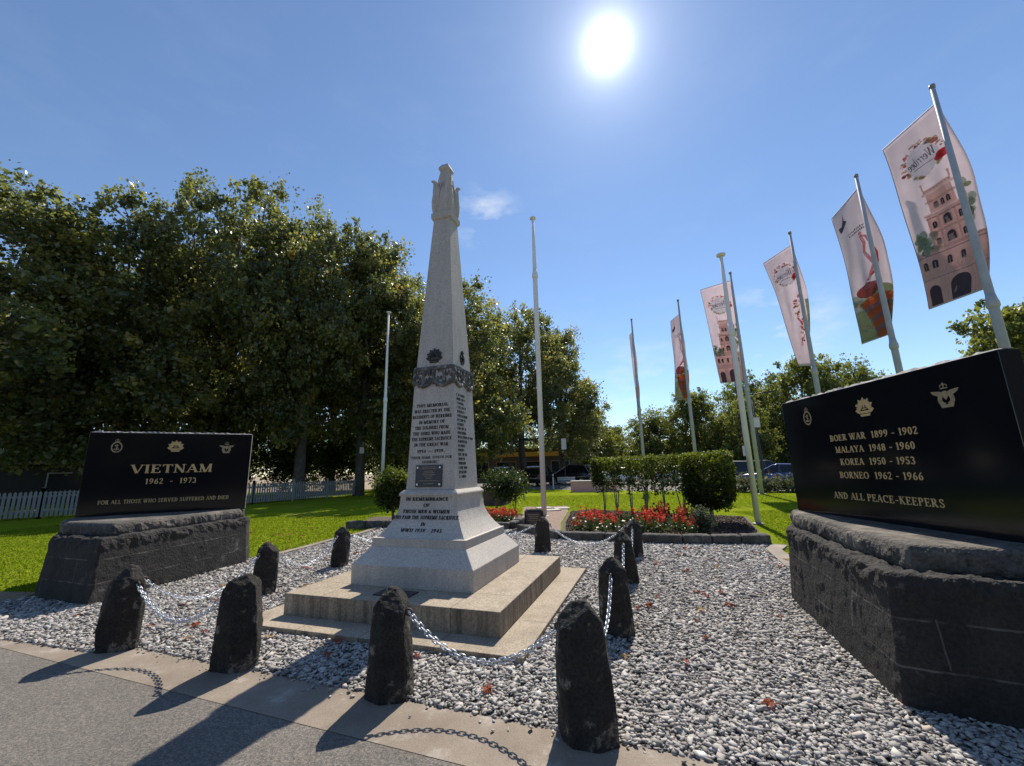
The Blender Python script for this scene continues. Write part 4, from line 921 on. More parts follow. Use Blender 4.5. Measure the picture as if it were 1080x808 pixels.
        for k in range(10):
            ell(.60 + .016 * k, .262 - .026 * k, .42 - .026 * k, .034, ('orange', 'orange', 'stripe')[k % 3], 11 + k)
    else:
        rect(0, 1, .005, .22, 'green', 0); rect(.2, 1, .22, .34, 'orange', 0); ell(.5, .8, .3, .3 * AR, 'white', 1)
    for c, pol in prints.items():
        mb = MB()
        for k, q in pol: mb.add([S(min(u, 1), v, .005 + .0008 * k) for u, v in q], [tuple(range(len(q)))])
        mb.build('print', CL[c], t)

# ================================================================== FOLIAGE
def leaves(P, size, tint, up=.5, aspect=.75, rg=rng):
    """one rhombic, slightly folded leaf (two triangles) per point"""
    n = len(P); nr = rg.normal(0, 1, (n, 3)); nr[:, 2] += up * rg.choice([1, 1, 1, -1], n); nr /= np.linalg.norm(nr, axis=1)[:, None]
    a = rg.normal(0, 1, (n, 3)); a -= nr * (a * nr).sum(1)[:, None]; a /= np.linalg.norm(a, axis=1)[:, None] + 1e-9; b_ = np.cross(nr, a)
    s = size * rg.lognormal(0, .28, n)[:, None]
    V = np.stack([P - a * s * .5, P + b_ * s * aspect * .5 + nr * s * .12, P + a * s * .5, P - b_ * s * aspect * .5 + nr * s * .12], 1).reshape(-1, 3)
    i = np.arange(n)[:, None] * 4; Fc = np.concatenate([i + np.array([[0, 1, 2]]), i + np.array([[0, 2, 3]])], 1).reshape(-1, 3)
    return V, Fc, np.repeat(np.clip(tint, 0, 1), 2)
def tree_mesh(seed, H, base, Rw, nclus=1000, per=58, leaf=.215, spiky=True, flat=.0):
    """returns crown mesh, trunk mesh"""
    rg = np.random.default_rng(seed); rn = random.Random(seed)
    cz = (H + base) / 2; hz = (H - base) / 2
    lob = []
    for i in range(40):                       # lobes through the crown, larger low down
        t = rg.uniform(-.92, .90); prof = math.sqrt(max(.05, 1 - (t * .92) ** 2)) * (1.0 - .18 * t); a = rg.uniform(0, 2 * math.pi); rr = Rw * prof * rg.uniform(.35, .80)
        lob.append((rr * math.cos(a), rr * math.sin(a), cz + hz * t * .86, rg.uniform(.20, .36) * Rw * (1.05 - .25 * t)))
    lob.append((0, 0, H - .16 * hz, .18 * Rw)); lob = np.array(lob)
    w_ = lob[:, 3] ** 2; li = rg.choice(len(lob), nclus, p=w_ / w_.sum())
    d = rg.normal(0, 1, (nclus, 3)); d /= np.linalg.norm(d, axis=1)[:, None]
    C = lob[li, :3] + d * (lob[li, 3] * rg.uniform(.55, 1.12, nclus) ** .8)[:, None]
    C[:, 2] = np.clip(C[:, 2], base + .1, H + .2)
    out = []; tn = []
    csz = rg.lognormal(-.08, .38, nclus) * .33
    ctint = np.clip(rg.normal(.38, .20, nclus) + (rg.random(nclus) < .10) * .42, .02, .93)
    for k in range(nclus):
        n = int(per * rg.uniform(.6, 1.4)); q = np.clip(rg.normal(0, 1, (n, 3)), -1.8, 1.8) * csz[k] * np.array([1.05, 1.05, .85])
        out.append(C[k] + q); tn.append(ctint[k] + rg.normal(0, .09, n))
    if spiky:                                 # upright leading shoots along the top outline
        top = C[C[:, 2] > cz + .35 * hz]
        for k in range(min(60, len(top))):
            c = top[rg.integers(len(top))]; l = rg.uniform(.5, 1.3); n = 40; s_ = rg.uniform(0, 1, n)
            q = c + np.stack([rg.normal(0, .13, n), rg.normal(0, .13, n), s_ * l], 1); out.append(q); tn.append(rg.normal(.55, .12, n))
    P = np.concatenate(out); V, Fc, T = leaves(P, leaf, np.concatenate(tn), rg=rg)
    crown = np_mesh('crown', V, Fc, T)
    mb = MB(); r0 = .018 * H + .05
    tr = [Vector((0, 0, -.1)), Vector((rn.uniform(-.1, .1), rn.uniform(-.1, .1), base * .5)), Vector((rn.uniform(-.2, .2), rn.uniform(-.2, .2), base + .1 * hz)), Vector((rn.uniform(-.3, .3), rn.uniform(-.3, .3), cz)), Vector((0, 0, H - .3 * hz))]
    mb.tube(tr, [r0 * 1.25, r0, r0 * .85, r0 * .5, .04], 10)
    for i in range(16):
        l = lob[i]; s_ = rn.uniform(.25, .8); st = tr[2].lerp(tr[3], s_) if s_ > .3 else tr[2]; st = Vector((st.x, st.y, min(st.z, l[2] - .3)))
        st.z = max(st.z, base * .75); e = Vector(l[:3]); md = st.lerp(e, .5) + Vector((rn.uniform(-.3, .3), rn.uniform(-.3, .3), -.25))
        mb.tube([st, md, e], [r0 * .42, r0 * .25, .03], 6)
        for j in range(4):
            q = e + Vector((rn.gauss(0, 1), rn.gauss(0, 1), rn.gauss(0, .8))) * l[3] * .38; mb.tube([e, e.lerp(q, .5) + Vector((0, 0, .1)), q], [.035, .025, .012], 4)
    return crown, mb.mesh('trunk')
PT = [tree_mesh(21, 20, 2.9, 6.2), tree_mesh(22, 20, 2.4, 5.8), tree_mesh(23, 20, 2.6, 6.6), tree_mesh(24, 20, 2.4, 5.8)]
BT = [tree_mesh(31, 10, .9, 4.8, 560, 56, .22, False), tree_mesh(32, 10, .8, 5.2, 560, 56, .22, False)]
for c, t in PT: c.materials.append(M['plane_leaf']); t.materials.append(M['bark'])
for c, t in BT: c.materials.append(M['far_leaf']); t.materials.append(M['bark'])
def tree(name, label, proto, x, y, s, sx, rz, group, hb=20):
    c, t = proto; e = empty(name, (x, y, 0), rz); e.scale = (sx, sx, s); tag(e, label, 'tree', group)
    for nm, me in (('crown', c), ('trunk', t)):
        o = bpy.data.objects.new(nm, me); COL.objects.link(o); o.parent = e
        if nm == 'trunk': o.data.polygons.foreach_set('use_smooth', np.ones(len(o.data.polygons), dtype=bool))
    return e
g = 'tall plane trees in the row behind the memorial'
for i, (x, y, h, sx, rz, p, lb) in enumerate([
    (-25.0, 18.2, 16.4, .95, .3, 0, 'tall dark green plane tree cut by the left edge of the photo'),
    (-22.2, 23.4, 18.6, .90, 1.9, 1, 'plane tree with an upright leading shoot above the left memorial wall'),
    (-19.0, 26.6, 22.8, .95, 4.0, 2, 'tallest plane tree of the row, above the right end of the VIETNAM wall'),
    (-13.9, 27.5, 21.4, .86, 2.6, 3, 'plane tree whose dark trunk stands against the white picket fence'),
    (-10.9, 29.8, 19.6, .82, 5.2, 0, 'plane tree with a small sign on its trunk, left of the bare white pole'),
    (-7.8, 31.5, 18.0, .84, .9, 1, 'plane tree just left of the obelisk, lower than its left neighbour'),
    (-3.9, 29.5, 15.6, .80, 3.3, 2, 'plane tree directly behind the obelisk shaft'),
    (1.0, 41, 18.6, .98, 1.2, 3, 'plane tree right of the obelisk, crossed by the tall white pole'),
    (5.2, 46, 17.2, .82, 4.4, 0, 'rightmost plane tree of the row, lower and rounder, above the parked cars'),
    (-31, 30, 17.5, 1.1, 2.2, 3, 'plane tree in the second line behind the left end of the row'),
    (-26, 36, 21, 1.1, .7, 0, 'plane tree in the second line behind the tallest tree'),
    (-16.5, 38, 21, 1.0, 5.6, 1, 'plane tree in the second line behind the fence corner')]):
    tree('plane_tree', lb, PT[p], x, y, h / 20, sx, rz, g)
g = 'bushy trees beyond the car park'
for i, (x, y, h, sx, rz, p, lb) in enumerate([
    (15.0, 66, 8.0, .9, .3, 0, 'low bushy tree left of the leftmost banner pole'), (18.2, 56, 8.6, .85, 1.9, 1, 'rounded dark tree behind the leftmost banner pole'),
    (22.4, 51, 10.6, .85, 4.0, 0, 'pale green tree behind the hedge, left of the bare white pole'), (23.8, 44, 8.3, .7, 2.6, 1, 'bushy tree right behind the bare white pole at the hedge end'),
    (33.5, 47, 13.6, 1.05, 5.2, 0, 'broad rounded tree showing above the left end of the right memorial wall'), (30.5, 54, 12.6, 1.0, .9, 1, 'bushy tree behind the blue car'),
    (40.5, 49, 13.0, 1.0, 3.3, 1, 'bushy tree hidden partly by the right memorial wall'), (9.5, 58, 11.0, .95, 1.0, 1, 'bushy tree beside the right end of the plane tree row')]):
    tree('bushy_tree', lb, BT[p], x, y, h / 10, sx, rz, g)
tree('bushy_tree', 'bright leafy tree at the right edge of the photo behind the nearest banner pole', BT[0], 28.6, 21.5, 1.02, .9, 2.0, 'bushy trees beyond the car park')
g = 'added plane trees out of view behind the camera'
for i, (x, y, h, sx) in enumerate([(-2.5, -22, 16, 1.1), (7, -21, 18, 1.1), (16, -19, 17, 1.1)]):  # unseen trees, added to darken what the black slabs reflect
    tree('plane_tree', 'added plane tree out of view, darkening the wall reflections', PT[i % 4], x, y, h / 20, sx, i * 1.3, g)
g = 'dark shrubs on the far side of the road'
# far belt of trees closing the view
def belt():
    rg = np.random.default_rng(77); pts = []; tn = []
    for k in range(1500):
        a = R(rg.uniform(-72, 72)); d = rg.uniform(88, 112); h = 7 + 3.5 * noise.noise(Vector((a * 6, 0, 3))) + rg.normal(0, .5); z = rg.uniform(.2, 1) ** .7 * h
        c = np.array([d * math.sin(a), d * math.cos(a), z]); n = 34; pts.append(c + rg.normal(0, .85, (n, 3))); tn.append(np.full(n, np.clip(rg.normal(.4, .15), 0, 1)) + rg.normal(0, .08, n))
    V, Fc, T = leaves(np.concatenate(pts), .5, np.concatenate(tn), rg=rg); return link('distant_trees', np_mesh('distant_trees', V, Fc, T), M['far_leaf'])
tag(belt(), 'far belt of green trees closing the view', 'trees', None, 'stuff')

def shrub(name, label, cat, x, y, box, z0, z1, n, leaf, mat, stems, group=None, rz=0, shape='ell', shell=.55, clump=22, top_tint=.25):
    t = empty(name, (x, y, 0), rz); tag(t, label, cat, group); rg = np.random.default_rng(int(abs(x * 131 + y * 17)) + 5)
    hx, hy = box; clump = 9 if shape == 'box' and leaf < .1 else clump; m_ = n // clump
    if shape == 'ell':
        d = rg.normal(0, 1, (m_, 3)); d /= np.linalg.norm(d, axis=1)[:, None]; r = rg.uniform(shell, 1, m_)[:, None] * (1 + .18 * np.array([noise.noise(Vector(q * 2.2)) for q in d]))[:, None]
        C = d * r * np.array([hx, hy, (z1 - z0) / 2]) + np.array([0, 0, (z0 + z1) / 2])
    else:
        C = rg.uniform(-1, 1, (m_, 3)); ax = rg.integers(0, 3, m_); k = rg.random(m_) < .65; sg = np.where(rg.random(m_) < .5, -1, 1)
        for a in range(3): q = k & (ax == a); C[q, a] = sg[q]
        C = C * np.array([hx, hy, (z1 - z0) / 2]) + np.array([0, 0, (z0 + z1) / 2])
        if hx > 1 and leaf < .1:
            keep = rg.random(m_) < .30 + .70 * np.clip((C[:, 2] - z0) / (z1 - z0) * 1.35, 0, 1); C = C[keep]; m_ = len(C)
        # ragged underside
        low = C[:, 2] < z0 + .2; C[low, 2] += np.abs(rg.normal(0, .22, low.sum())) - .05
        if hx < .7: C[:, :2] *= (1 - .25 * np.clip((z0 + .45 - C[:, 2:3]) / .45, 0, 1))
    P = (C[:, None, :] + rg.normal(0, leaf * (.75 if clump == 9 else 1.3), (m_, clump, 3))).reshape(-1, 3)
    T = np.repeat(np.clip(rg.normal(.4, .16, m_) + top_tint * (1.6 if clump == 9 else 1) * (C[:, 2] - (z0 + z1) / 2) / ((z1 - z0) / 2), 0, 1), clump) + rg.normal(0, .1, m_ * clump)  # tint rises with height, sunlight on the top put into the leaf colour
    V, Fc, T = leaves(P, leaf, T, rg=rg, up=.7); link('foliage', np_mesh('foliage', V, Fc, T), mat, t)
    for (sx, sy, r) in stems:
        mb = MB(); rn = random.Random(int(sx * 100) + 3); nb = 3
        for j in range(nb):
            e = Vector((sx + rn.uniform(-.22, .22) * min(1, hx), sy + rn.uniform(-.1, .1), z0 + (z1 - z0) * .45)); md = Vector((sx, sy, 0)).lerp(e, .5) + Vector((rn.uniform(-.04, .04), 0, .05))
            mb.tube([(sx + (j - 1) * r * .5, sy, -.02), md, e], [r, r * .8, r * .4], 6)
        mb.build('stem', M['pale_bark'], t, smooth=True)
    return t
# clipped hedge, its end shrub, bed shrubs
hd_c = ((2.80 + 4.95) / 2, (14.25 + 11.65) / 2); hl = math.hypot(2.15, 2.6) / 2
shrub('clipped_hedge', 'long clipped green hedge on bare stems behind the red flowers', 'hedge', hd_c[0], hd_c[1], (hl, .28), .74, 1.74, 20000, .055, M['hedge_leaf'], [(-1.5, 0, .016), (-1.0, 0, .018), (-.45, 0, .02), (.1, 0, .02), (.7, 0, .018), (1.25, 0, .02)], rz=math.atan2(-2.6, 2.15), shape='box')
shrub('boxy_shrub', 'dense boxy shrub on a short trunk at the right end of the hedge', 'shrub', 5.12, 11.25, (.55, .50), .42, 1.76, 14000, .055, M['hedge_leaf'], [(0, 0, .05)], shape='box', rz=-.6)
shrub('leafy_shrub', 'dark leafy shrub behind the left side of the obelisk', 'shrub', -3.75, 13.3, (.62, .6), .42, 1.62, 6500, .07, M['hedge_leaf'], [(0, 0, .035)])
shrub('leafy_shrub', 'loose open shrub beside the brown planter behind the obelisk', 'shrub', -.35, 15.2, (.85, .6), .35, 1.60, 4200, .075, M['shrub_leaf'], [(-.3, 0, .02), (.35, 0, .02)], shell=.2)
shrub('rosemary_bush', 'small grey green bush at the right end of the red flowers', 'shrub', 4.1, 9.55, (.24, .24), .05, .62, 2600, .035, M['grey_leaf'], [(0, 0, .012)], shell=.1)
shrub('leafy_shrub', 'tall dark shrub at the foot of the trees left of the bare white pole', 'shrub', -9.2, 33.5, (1.6, 1.0), .3, 3.3, 7000, .11, M['shrub_leaf'], [(0, 0, .06)], shell=.3)
g = 'strap leaf clumps edging the car park'
for i in range(9):
    x = 10.8 + i * 1.0; y = 24.0 - i * .50
    shrub('low_hedge', 'low clump of grey green strap leaves edging the car park', 'plant', x, y, (.62, .32), .0, .62, 900, .13, M['low_leaf'], [], g, rz=-.53, shape='box')
# dark understorey behind the picket fence
g = 'dark understorey shrubs behind the picket fence'
for i, (x, y, r, h) in enumerate([(-25, 27.5, 2.6, 4.6), (-21, 30.5, 2.8, 5.2), (-17.4, 32.5, 2.8, 5.6), (-14.2, 35, 2.8, 6.0), (-10.6, 37.5, 2.8, 6.0), (-6.6, 41, 2.8, 5.6), (-12.5, 43, 3.4, 6.5), (-19.5, 41, 3.4, 6.5)]):
    shrub('understorey_shrub', 'dark shrub behind the picket fence, one of a shaded line', 'shrub', x, y, (r, 1.5), .1, h, 8500, .17, M['hedge_leaf'], [], g, shell=.3)

# red salvia
def salvia(seed):
    rg = np.random.default_rng(seed); n = 150; P = rg.normal(0, 1, (n, 3)) * np.array([.12, .12, .07]) + np.array([0, 0, .15]); P[:, 2] = np.abs(P[:, 2])
    V, Fc, T = leaves(P, .06, rg.normal(.5, .2, n), rg=rg, up=.8); fo = np_mesh('foliage', V, Fc, T)
    Q = []
    for s_ in range(6):
        b_ = np.array([rg.normal(0, .12), rg.normal(0, .12), rg.uniform(.20, .28)]); l = rg.uniform(.10, .2); m_ = 20
        Q.append(b_ + np.stack([rg.normal(0, .016, m_), rg.normal(0, .016, m_), rg.uniform(0, 1, m_) * l], 1))
    Q = np.concatenate(Q); V, Fc, T = leaves(Q, .042, rg.uniform(0, 1, len(Q)), rg=rg); fl = np_mesh('flower_spike', V, Fc, T)
    fo.materials.append(M['shrub_leaf']); fl.materials.append(M['flower']); return fo, fl
SV = [salvia(s) for s in (1, 2, 3, 4)]
def put_salvia(x, y, label, group, i, s=1.0):
    e = empty('salvia_plant', (x, y, .03), random.uniform(0, 6)); e.scale = (s, s, s); tag(e, label, 'flower', group)
    for nm, me in zip(('foliage', 'flower_spike'), SV[i % 4]):
        o = bpy.data.objects.new(nm, me); COL.objects.link(o); o.parent = e
rs = random.Random(4); k = 0
for row, (ya, n) in enumerate(((0.0, 8), (.45, 9), (.95, 9), (1.5, 8), (2.1, 7))):
    for j in range(n):
        t = (j + .5) / n; x = 1.35 + 2.65 * t + .42 * row * .5 + rs.uniform(-.1, .1); y = 9.75 - .88 * t + ya + .3 + rs.uniform(-.1, .1)
        if rs.random() < .27: continue
        put_salvia(x, y + .25, 'red flowering salvia in the bed before the hedge', 'red salvias before the hedge', k, rs.uniform(.75, 1.25)); k += 1
for j in range(22):
    x = rs.uniform(-1.7, -.15); y = rs.uniform(11.9, 13.6)
    put_salvia(x, y, 'red flowering salvia in the bed behind the obelisk', 'red salvias behind the obelisk', j, rs.uniform(.7, 1.0))
# edging stones
def edging(name, label, pts, h):
    t = empty(name, (*pts[0], 0)); tag(t, label, 'edging'); o = Vector((*pts[0], 0)); rn = random.Random(len(pts) + 2)
    for a, b_ in zip(pts[:-1], pts[1:]):
        A_, B_ = Vector((*a, 0)), Vector((*b_, 0)); n = max(1, round((B_ - A_).length / .62)); an = math.atan2(B_.y - A_.y, B_.x - A_.x); l = (B_ - A_).length / n
        for i in range(n):
            c = A_.lerp(B_, (i + .5) / n) - o; hh = h + rn.uniform(-.015, .02); ca, sa = math.cos(an), math.sin(an); q = []
            for x, y in ((-l / 2 + .008, -.11), (l / 2 - .008, -.11), (l / 2 - .008, .11), (-l / 2 + .008, .11)): q.append((c.x + x * ca - y * sa, c.y + x * sa + y * ca))
            rough_stone('edging_stone', [(q, -.04), (q, hh - .02), (shrink(q, .02), hh)], .032, .010, M['edging'], t, seed=rn.randint(1, 50))
edging('garden_edging', 'rough bluestone edging in front of the red flowers and hedge', [(.12, 10.72), (.98, 9.38), (1.85, 9.06), (3.24, 8.54), (4.80, 8.30)], .19)
edging('garden_edging', 'rough bluestone edging along the garden bed behind the obelisk', [(-4.75, 12.25), (-2.4, 11.85), (-.15, 11.15)], .19)
edging('garden_edging', 'short return of bluestone edging beside the stone plaque block', [(-.12, 11.2), (.18, 12.1)], .19)
# plaque block
t = empty('plaque_block', (.47, 10.85, 0), R(-8)); tag(t, 'small dark stone block with a metal plaque by the garden path', 'plaque')
rough_stone('block', [([(-.24, -.12), (.24, -.12), (.24, .12), (-.24, .12)], -.04), ([(-.23, -.11), (.23, -.11), (.23, .11), (-.23, .11)], .48), ([(-.20, -.08), (.20, -.08), (.20, .08), (-.20, .08)], .52)], .025, .008, M['bluestone'], t, seed=4)
mb = MB(); mb.box((0, -.128, .27), (.37, .014, .36)); mb.build('plaque', M['plaque'], t)
mb = MB()
for i in range(6): mb.box((0, -.1365, .40 - i * .045), (.28 - .03 * (i % 3), .003, .014))
mb.build('engraved_line', M['gold_dull'], t)

# fallen leaves
def leaf_mesh(seed):
    rn = random.Random(seed); bm = bmesh.new(); c = bm.verts.new((0, 0, .012)); n = 15; vs = []
    for i in range(n):
        a = 2 * math.pi * i / n; r = (.055 if i % 3 == 0 else .028) * rn.uniform(.8, 1.15); vs.append(bm.verts.new((r * math.cos(a), r * math.sin(a) * .8, rn.uniform(.0, .022))))
    for i in range(n): bm.faces.new((c, vs[i], vs[(i + 1) % n]))
    me = bpy.data.meshes.new('fallen_leaf'); bm.to_mesh(me); bm.free()
    a = me.attributes.new('tint', 'FLOAT', 'FACE'); a.data.foreach_set('value', np.full(len(me.polygons), rn.choice([.05, .2, .35, .5, .5, .95]), np.float32)); me.materials.append(M['dead_leaf']); return me
LM = [leaf_mesh(i) for i in range(9)]
spots = []
rl = random.Random(12)
while len(spots) < 110:
    x, y = rl.uniform(-5, 4.4), rl.uniform(2.6, 9)
    dx, dy = x - OB[0], y - OB[1]; u = dx * math.cos(TH) + dy * math.sin(TH); v = -dx * math.sin(TH) + dy * math.cos(TH)
    if abs(u) < 1.6 and abs(v) < 1.6: continue
    if y < 4.3 - .38 * (x + 3.56): continue
    if x < -4.4 and y > 5.2: continue
    if x > 2.5 and y < 5.3 and x > 2.3 + (y - 2.9) * .34 - .05: continue
    spots.append((x, y))
for i, (x, y) in enumerate(spots):
    o = bpy.data.objects.new('fallen_leaf', LM[i % 9]); COL.objects.link(o); o.location = (x, y, .036); o.rotation_euler = (rl.uniform(-.3, .3), rl.uniform(-.3, .3), rl.uniform(0, 6)); s_ = rl.uniform(.6, 1.4); o.scale = (s_, s_, s_)
    tag(o, 'curled brown fallen leaf lying on the gravel', 'leaf', 'fallen leaves on the gravel')
for i in range(26):
    x, y = rl.uniform(-7.5, -4.6), rl.uniform(8.8, 13.5)
    if i > 13: x, y = rl.uniform(0, 4), rl.uniform(18, 28)
    o = bpy.data.objects.new('fallen_leaf', LM[(5, 0, 5, 2)[i % 4]]); COL.objects.link(o); o.location = (x, y, .035); o.rotation_euler = (rl.uniform(-.3, .3), rl.uniform(-.3, .3), rl.uniform(0, 6)); o.scale = (1.4,) * 3
    tag(o, 'pale dry fallen leaf lying on the lawn', 'leaf', 'fallen leaves on the lawn')

# ================================================================== BACKGROUND THINGS
def fence():
    pts = [(-29, 8.6), (-19.6, 17.7), (-14.35, 23.4), (-11.0, 29.6)]
    t = empty('picket_fence', (-14.35, 23.4, 0)); tag(t, 'white timber picket fence under the plane trees', 'fence'); o = Vector((-14.35, 23.4, 0)); H = 1.2
    posts = []
    for a, b_ in zip(pts[:-1], pts[1:]):
        A_, B_ = Vector((*a, 0)) - o, Vector((*b_, 0)) - o; Ln = (B_ - A_).length; n = round(Ln / 2.4); an = math.atan2((B_ - A_).y, (B_ - A_).x)
        for i in range(n):
            P, Q = A_.lerp(B_, i / n), A_.lerp(B_, (i + 1) / n); l = (Q - P).length; pk = MB(); m_ = int(l / .135); d = (Q - P).normalized(); nr = Vector((d.y, -d.x, 0))
            for j in range(m_):
                c = P + d * (l * (j + .5) / m_) + nr * .035; dh = H - .10 + .03 * random.random()
                ca, sa = math.cos(an), math.sin(an); w_, th = .045, .01
                prof = [(-w_, .08), (w_, .08), (w_, dh - .06), (0, dh), (-w_, dh - .06)]
                pk.rings([[Vector((c.x + x * ca - s_ * th * sa, c.y + x * sa + s_ * th * ca, z)) for x, z in prof] for s_ in (1, -1)])
            pk.build('picket_panel', M['fence_white_shaded'], t)
            r_ = MB()
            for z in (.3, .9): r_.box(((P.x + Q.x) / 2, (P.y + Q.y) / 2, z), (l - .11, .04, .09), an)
            r_.build('rail', M['fence_white_shaded'], t); posts.append(P)
        posts.append(B_)
    for P in posts:
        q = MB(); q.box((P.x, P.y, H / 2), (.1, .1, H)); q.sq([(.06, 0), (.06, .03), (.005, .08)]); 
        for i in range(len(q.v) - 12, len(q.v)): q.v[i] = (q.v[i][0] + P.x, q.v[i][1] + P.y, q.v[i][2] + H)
        q.build('post', M['fence_white_shaded'], t)
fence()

def car(label, x, y, rz, paint, kind='hatch', group='cars in the car park'):
    t = empty('parked_car', (x, y, 0), rz); tag(t, label, 'car', group)
    Ln, Wd = (4.3, 1.76) if kind == 'hatch' else (4.7, 1.86); z0 = .22 if kind == 'hatch' else .28; k = 1 if kind == 'hatch' else 1.20
    h = Ln / 2; belt_ = .92 * k; roof = 1.47 * k if kind == 'hatch' else 1.78
    # body shell as cross-sections along x: (x, half width, z low, z high)
    sec = [(-h, .60, .45, .72 * k), (-h + .08, .76, .30, .86 * k), (-h + .5, Wd / 2, z0, .93 * k), (-h + 1.2, Wd / 2, z0, belt_ + .02), (0, Wd / 2, z0, belt_), (h - 1.35, Wd / 2, z0, belt_ - .03), (h - .7, Wd / 2 - .02, z0, .84 * k), (h - .18, .78, .30, .72 * k), (h - .03, .66, .38, .60 * k), (h, .55, .45, .55 * k)]
    mb = MB(); rs = []
    for X, wv, a, b_ in sec:
        ring_ = []
        for (fy, fz) in ((-.86, 0), (-1, .12), (-1.0, .55), (-.95, .9), (-.82, 1), (.82, 1), (.95, .9), (1.0, .55), (1, .12), (.86, 0)): ring_.append(Vector((X, fy * wv, a + fz * (b_ - a))))
        rs.append(ring_)
    mb.rings(rs); mb.build('body', M[paint], t, smooth=True, bevel=0)
    back = -h + (.25 if kind == 'hatch' else .12)
    gl = [(back + .02, -.62, belt_ - .06), (back + .38, -.55, roof - .08), (h - 2.35, -.55, roof - .06), (h - 1.42, -.60, belt_ - .06)]
    g_ = MB(); g_.rings([[Vector((X, (Wd / 2 - .10) if zz < belt_ else (Wd / 2 - .27), zz)) for X, _, zz in gl], [Vector((X, -((Wd / 2 - .10) if zz < belt_ else (Wd / 2 - .27)), zz)) for X, _, zz in gl]]); g_.build('window', M['glass_dark'], t)
    r_ = MB(); xs = [back + .30, back + .55, -.3, h - 2.5, h - 2.22]; zs = [roof - .11, roof - .045, roof, roof - .03, roof - .12]
    r_.rings([[Vector((X, -(Wd / 2 - .25), Z - .03)), Vector((X, -(Wd / 2 - .34), Z + .02)), Vector((X, (Wd / 2 - .34), Z + .02)), Vector((X, (Wd / 2 - .25), Z - .03)), Vector((X, (Wd / 2 - .28), Z - .08)), Vector((X, -(Wd / 2 - .28), Z - .08))] for X, Z in zip(xs, zs)]); r_.build('roof', M[paint], t, smooth=False, bevel=.01)
    p_ = MB()
    for sy in (-1, 1):
        for (X0, X1) in ((back + .02, back + .40), (-.42, -.48), (h - 1.40, h - 2.32)):
            p_.tube([(X0, sy * (Wd / 2 - .095), belt_ - .02), (X1, sy * (Wd / 2 - .262), roof - .07)], .045, 5)
    p_.build('pillar', M[paint], t)
    for sx in (-h + .82, h - .86):
        for sy in (-1, 1):
            wv = MB(); Mx = Matrix.Translation((sx, sy * (Wd / 2 - .09), .33)) @ Matrix.Rotation(math.pi / 2, 4, 'X'); n = 18
            wv.rings([[Mx @ Vector((r_ * math.cos(2 * math.pi * j / n), r_ * math.sin(2 * math.pi * j / n), z)) for j in range(n)] for r_, z in ((.30, -.105), (.33, -.08), (.33, .08), (.30, .105))]); w0 = wv.build('wheel', M['tyre'], t)
            rm = MB(); rm.rings([[Mx @ Vector((r_ * math.cos(2 * math.pi * j / n), r_ * math.sin(2 * math.pi * j / n), z)) for j in range(n)] for r_, z in ((.21, -.112), (.21, .112))]); rm.build('rim', M['rim'], w0)
    for sy in (-1, 1):
        q = MB(); q.box((h - .10, sy * .60, .62 * k), (.14, .30, .13)); q.build('headlight', M['lamp'], t, bevel=.03)
        q = MB(); q.box((-h + .07, sy * .66, .78 * k), (.12, .18, .22)); q.build('tail_light', M['red_lamp'], t, bevel=.02)
        q = MB(); q.box((h - 1.62, sy * (Wd / 2 + .06), belt_ + .04), (.12, .2, .13)); q.build('mirror', M[paint], t, bevel=.03)
    q = MB(); q.box((h + .005, 0, .45), (.02, .5, .12)); q.build('number_plate', M['sign_white'], t)
    return t
car('blue hatchback parked beyond the low strap leaf planting', 16.9, 27.9, math.pi - .57, 'car_blue')
car('silver car seen through the hedge in the car park', 13.6, 34.5, -.35, 'car_silver')
car('white car seen low behind the left end of the hedge', 8.9, 37.6, math.pi - .3, 'car_white')
car('black four wheel drive parked behind the tall white pole', 2.4, 39.2, math.pi / 2 - .4, 'car_black', 'suv')
car('large black four wheel drive beside the pink planter', 5.3, 41.0, math.pi - .5, 'car_black', 'suv')
car('white four wheel drive with its bonnet to the lawn, right of the black ones', 7.9, 43.0, -.9, 'car_white', 'suv')
car('dark grey car parked under the plane trees', -1.2, 41.5, math.pi / 2, 'car_grey', 'suv')
car('dark grey four wheel drive in the row behind the blue hatchback', 22.6, 37.5, -.4, 'car_grey', 'suv')
car('dark car in the far row between the hedge and the blue hatchback', 19.5, 38.5, 2.6, 'car_black', 'suv')

def planter(label, x, y, L_, W_, H_, rz, mat, cap):
    t = empty('planter_box', (x, y, 0), rz); tag(t, label, 'planter')
    mb = MB(); mb.box((0, 0, H_ / 2 - .02), (L_, W_, H_ + .04)); mb.build('wall', mat, t)
    mb = MB(); mb.box((0, 0, H_ + .045), (L_ + .08, W_ + .08, .06)); mb.build('coping', cap, t, bevel=.01)
planter('pink rendered planter box on the lawn before the cars', 5.15, 27.6, 2.9, 1.1, .62, -.25, M['pink_block'], M['cap_pale'])
planter('brown planter box behind the obelisk', -.8, 19.2, 1.0, .9, .70, -.2, M['brown_wall'], M['cap_pale'])
t = empty('marker_post', (3.0, 33, 0)); tag(t, 'short white marker post on the lawn before the black car', 'post'); mb = MB(); mb.lathe([(.05, 0), (.05, 1.05), (.03, 1.1)], n=10); mb.build('shaft', M['sign_white'], t); mb = MB(); mb.lathe([(.054, .85), (.054, .95)], n=10); mb.build('reflector', M['red_lamp'], t)
t = empty('park_bench', (4.1, 33.6, 0), -.1); tag(t, 'grey park bench between the black car and the pink planter', 'bench')
mb = MB()
for i in range(3): mb.box((0, -.14 + i * .14, .46), (1.4, .12, .04))
mb.build('seat', M['grey_pole'], t)
mb = MB()
for i in range(2): mb.box((0, .24, .62 + i * .15), (1.4, .035, .12))
mb.build('backrest', M['grey_pole'], t)
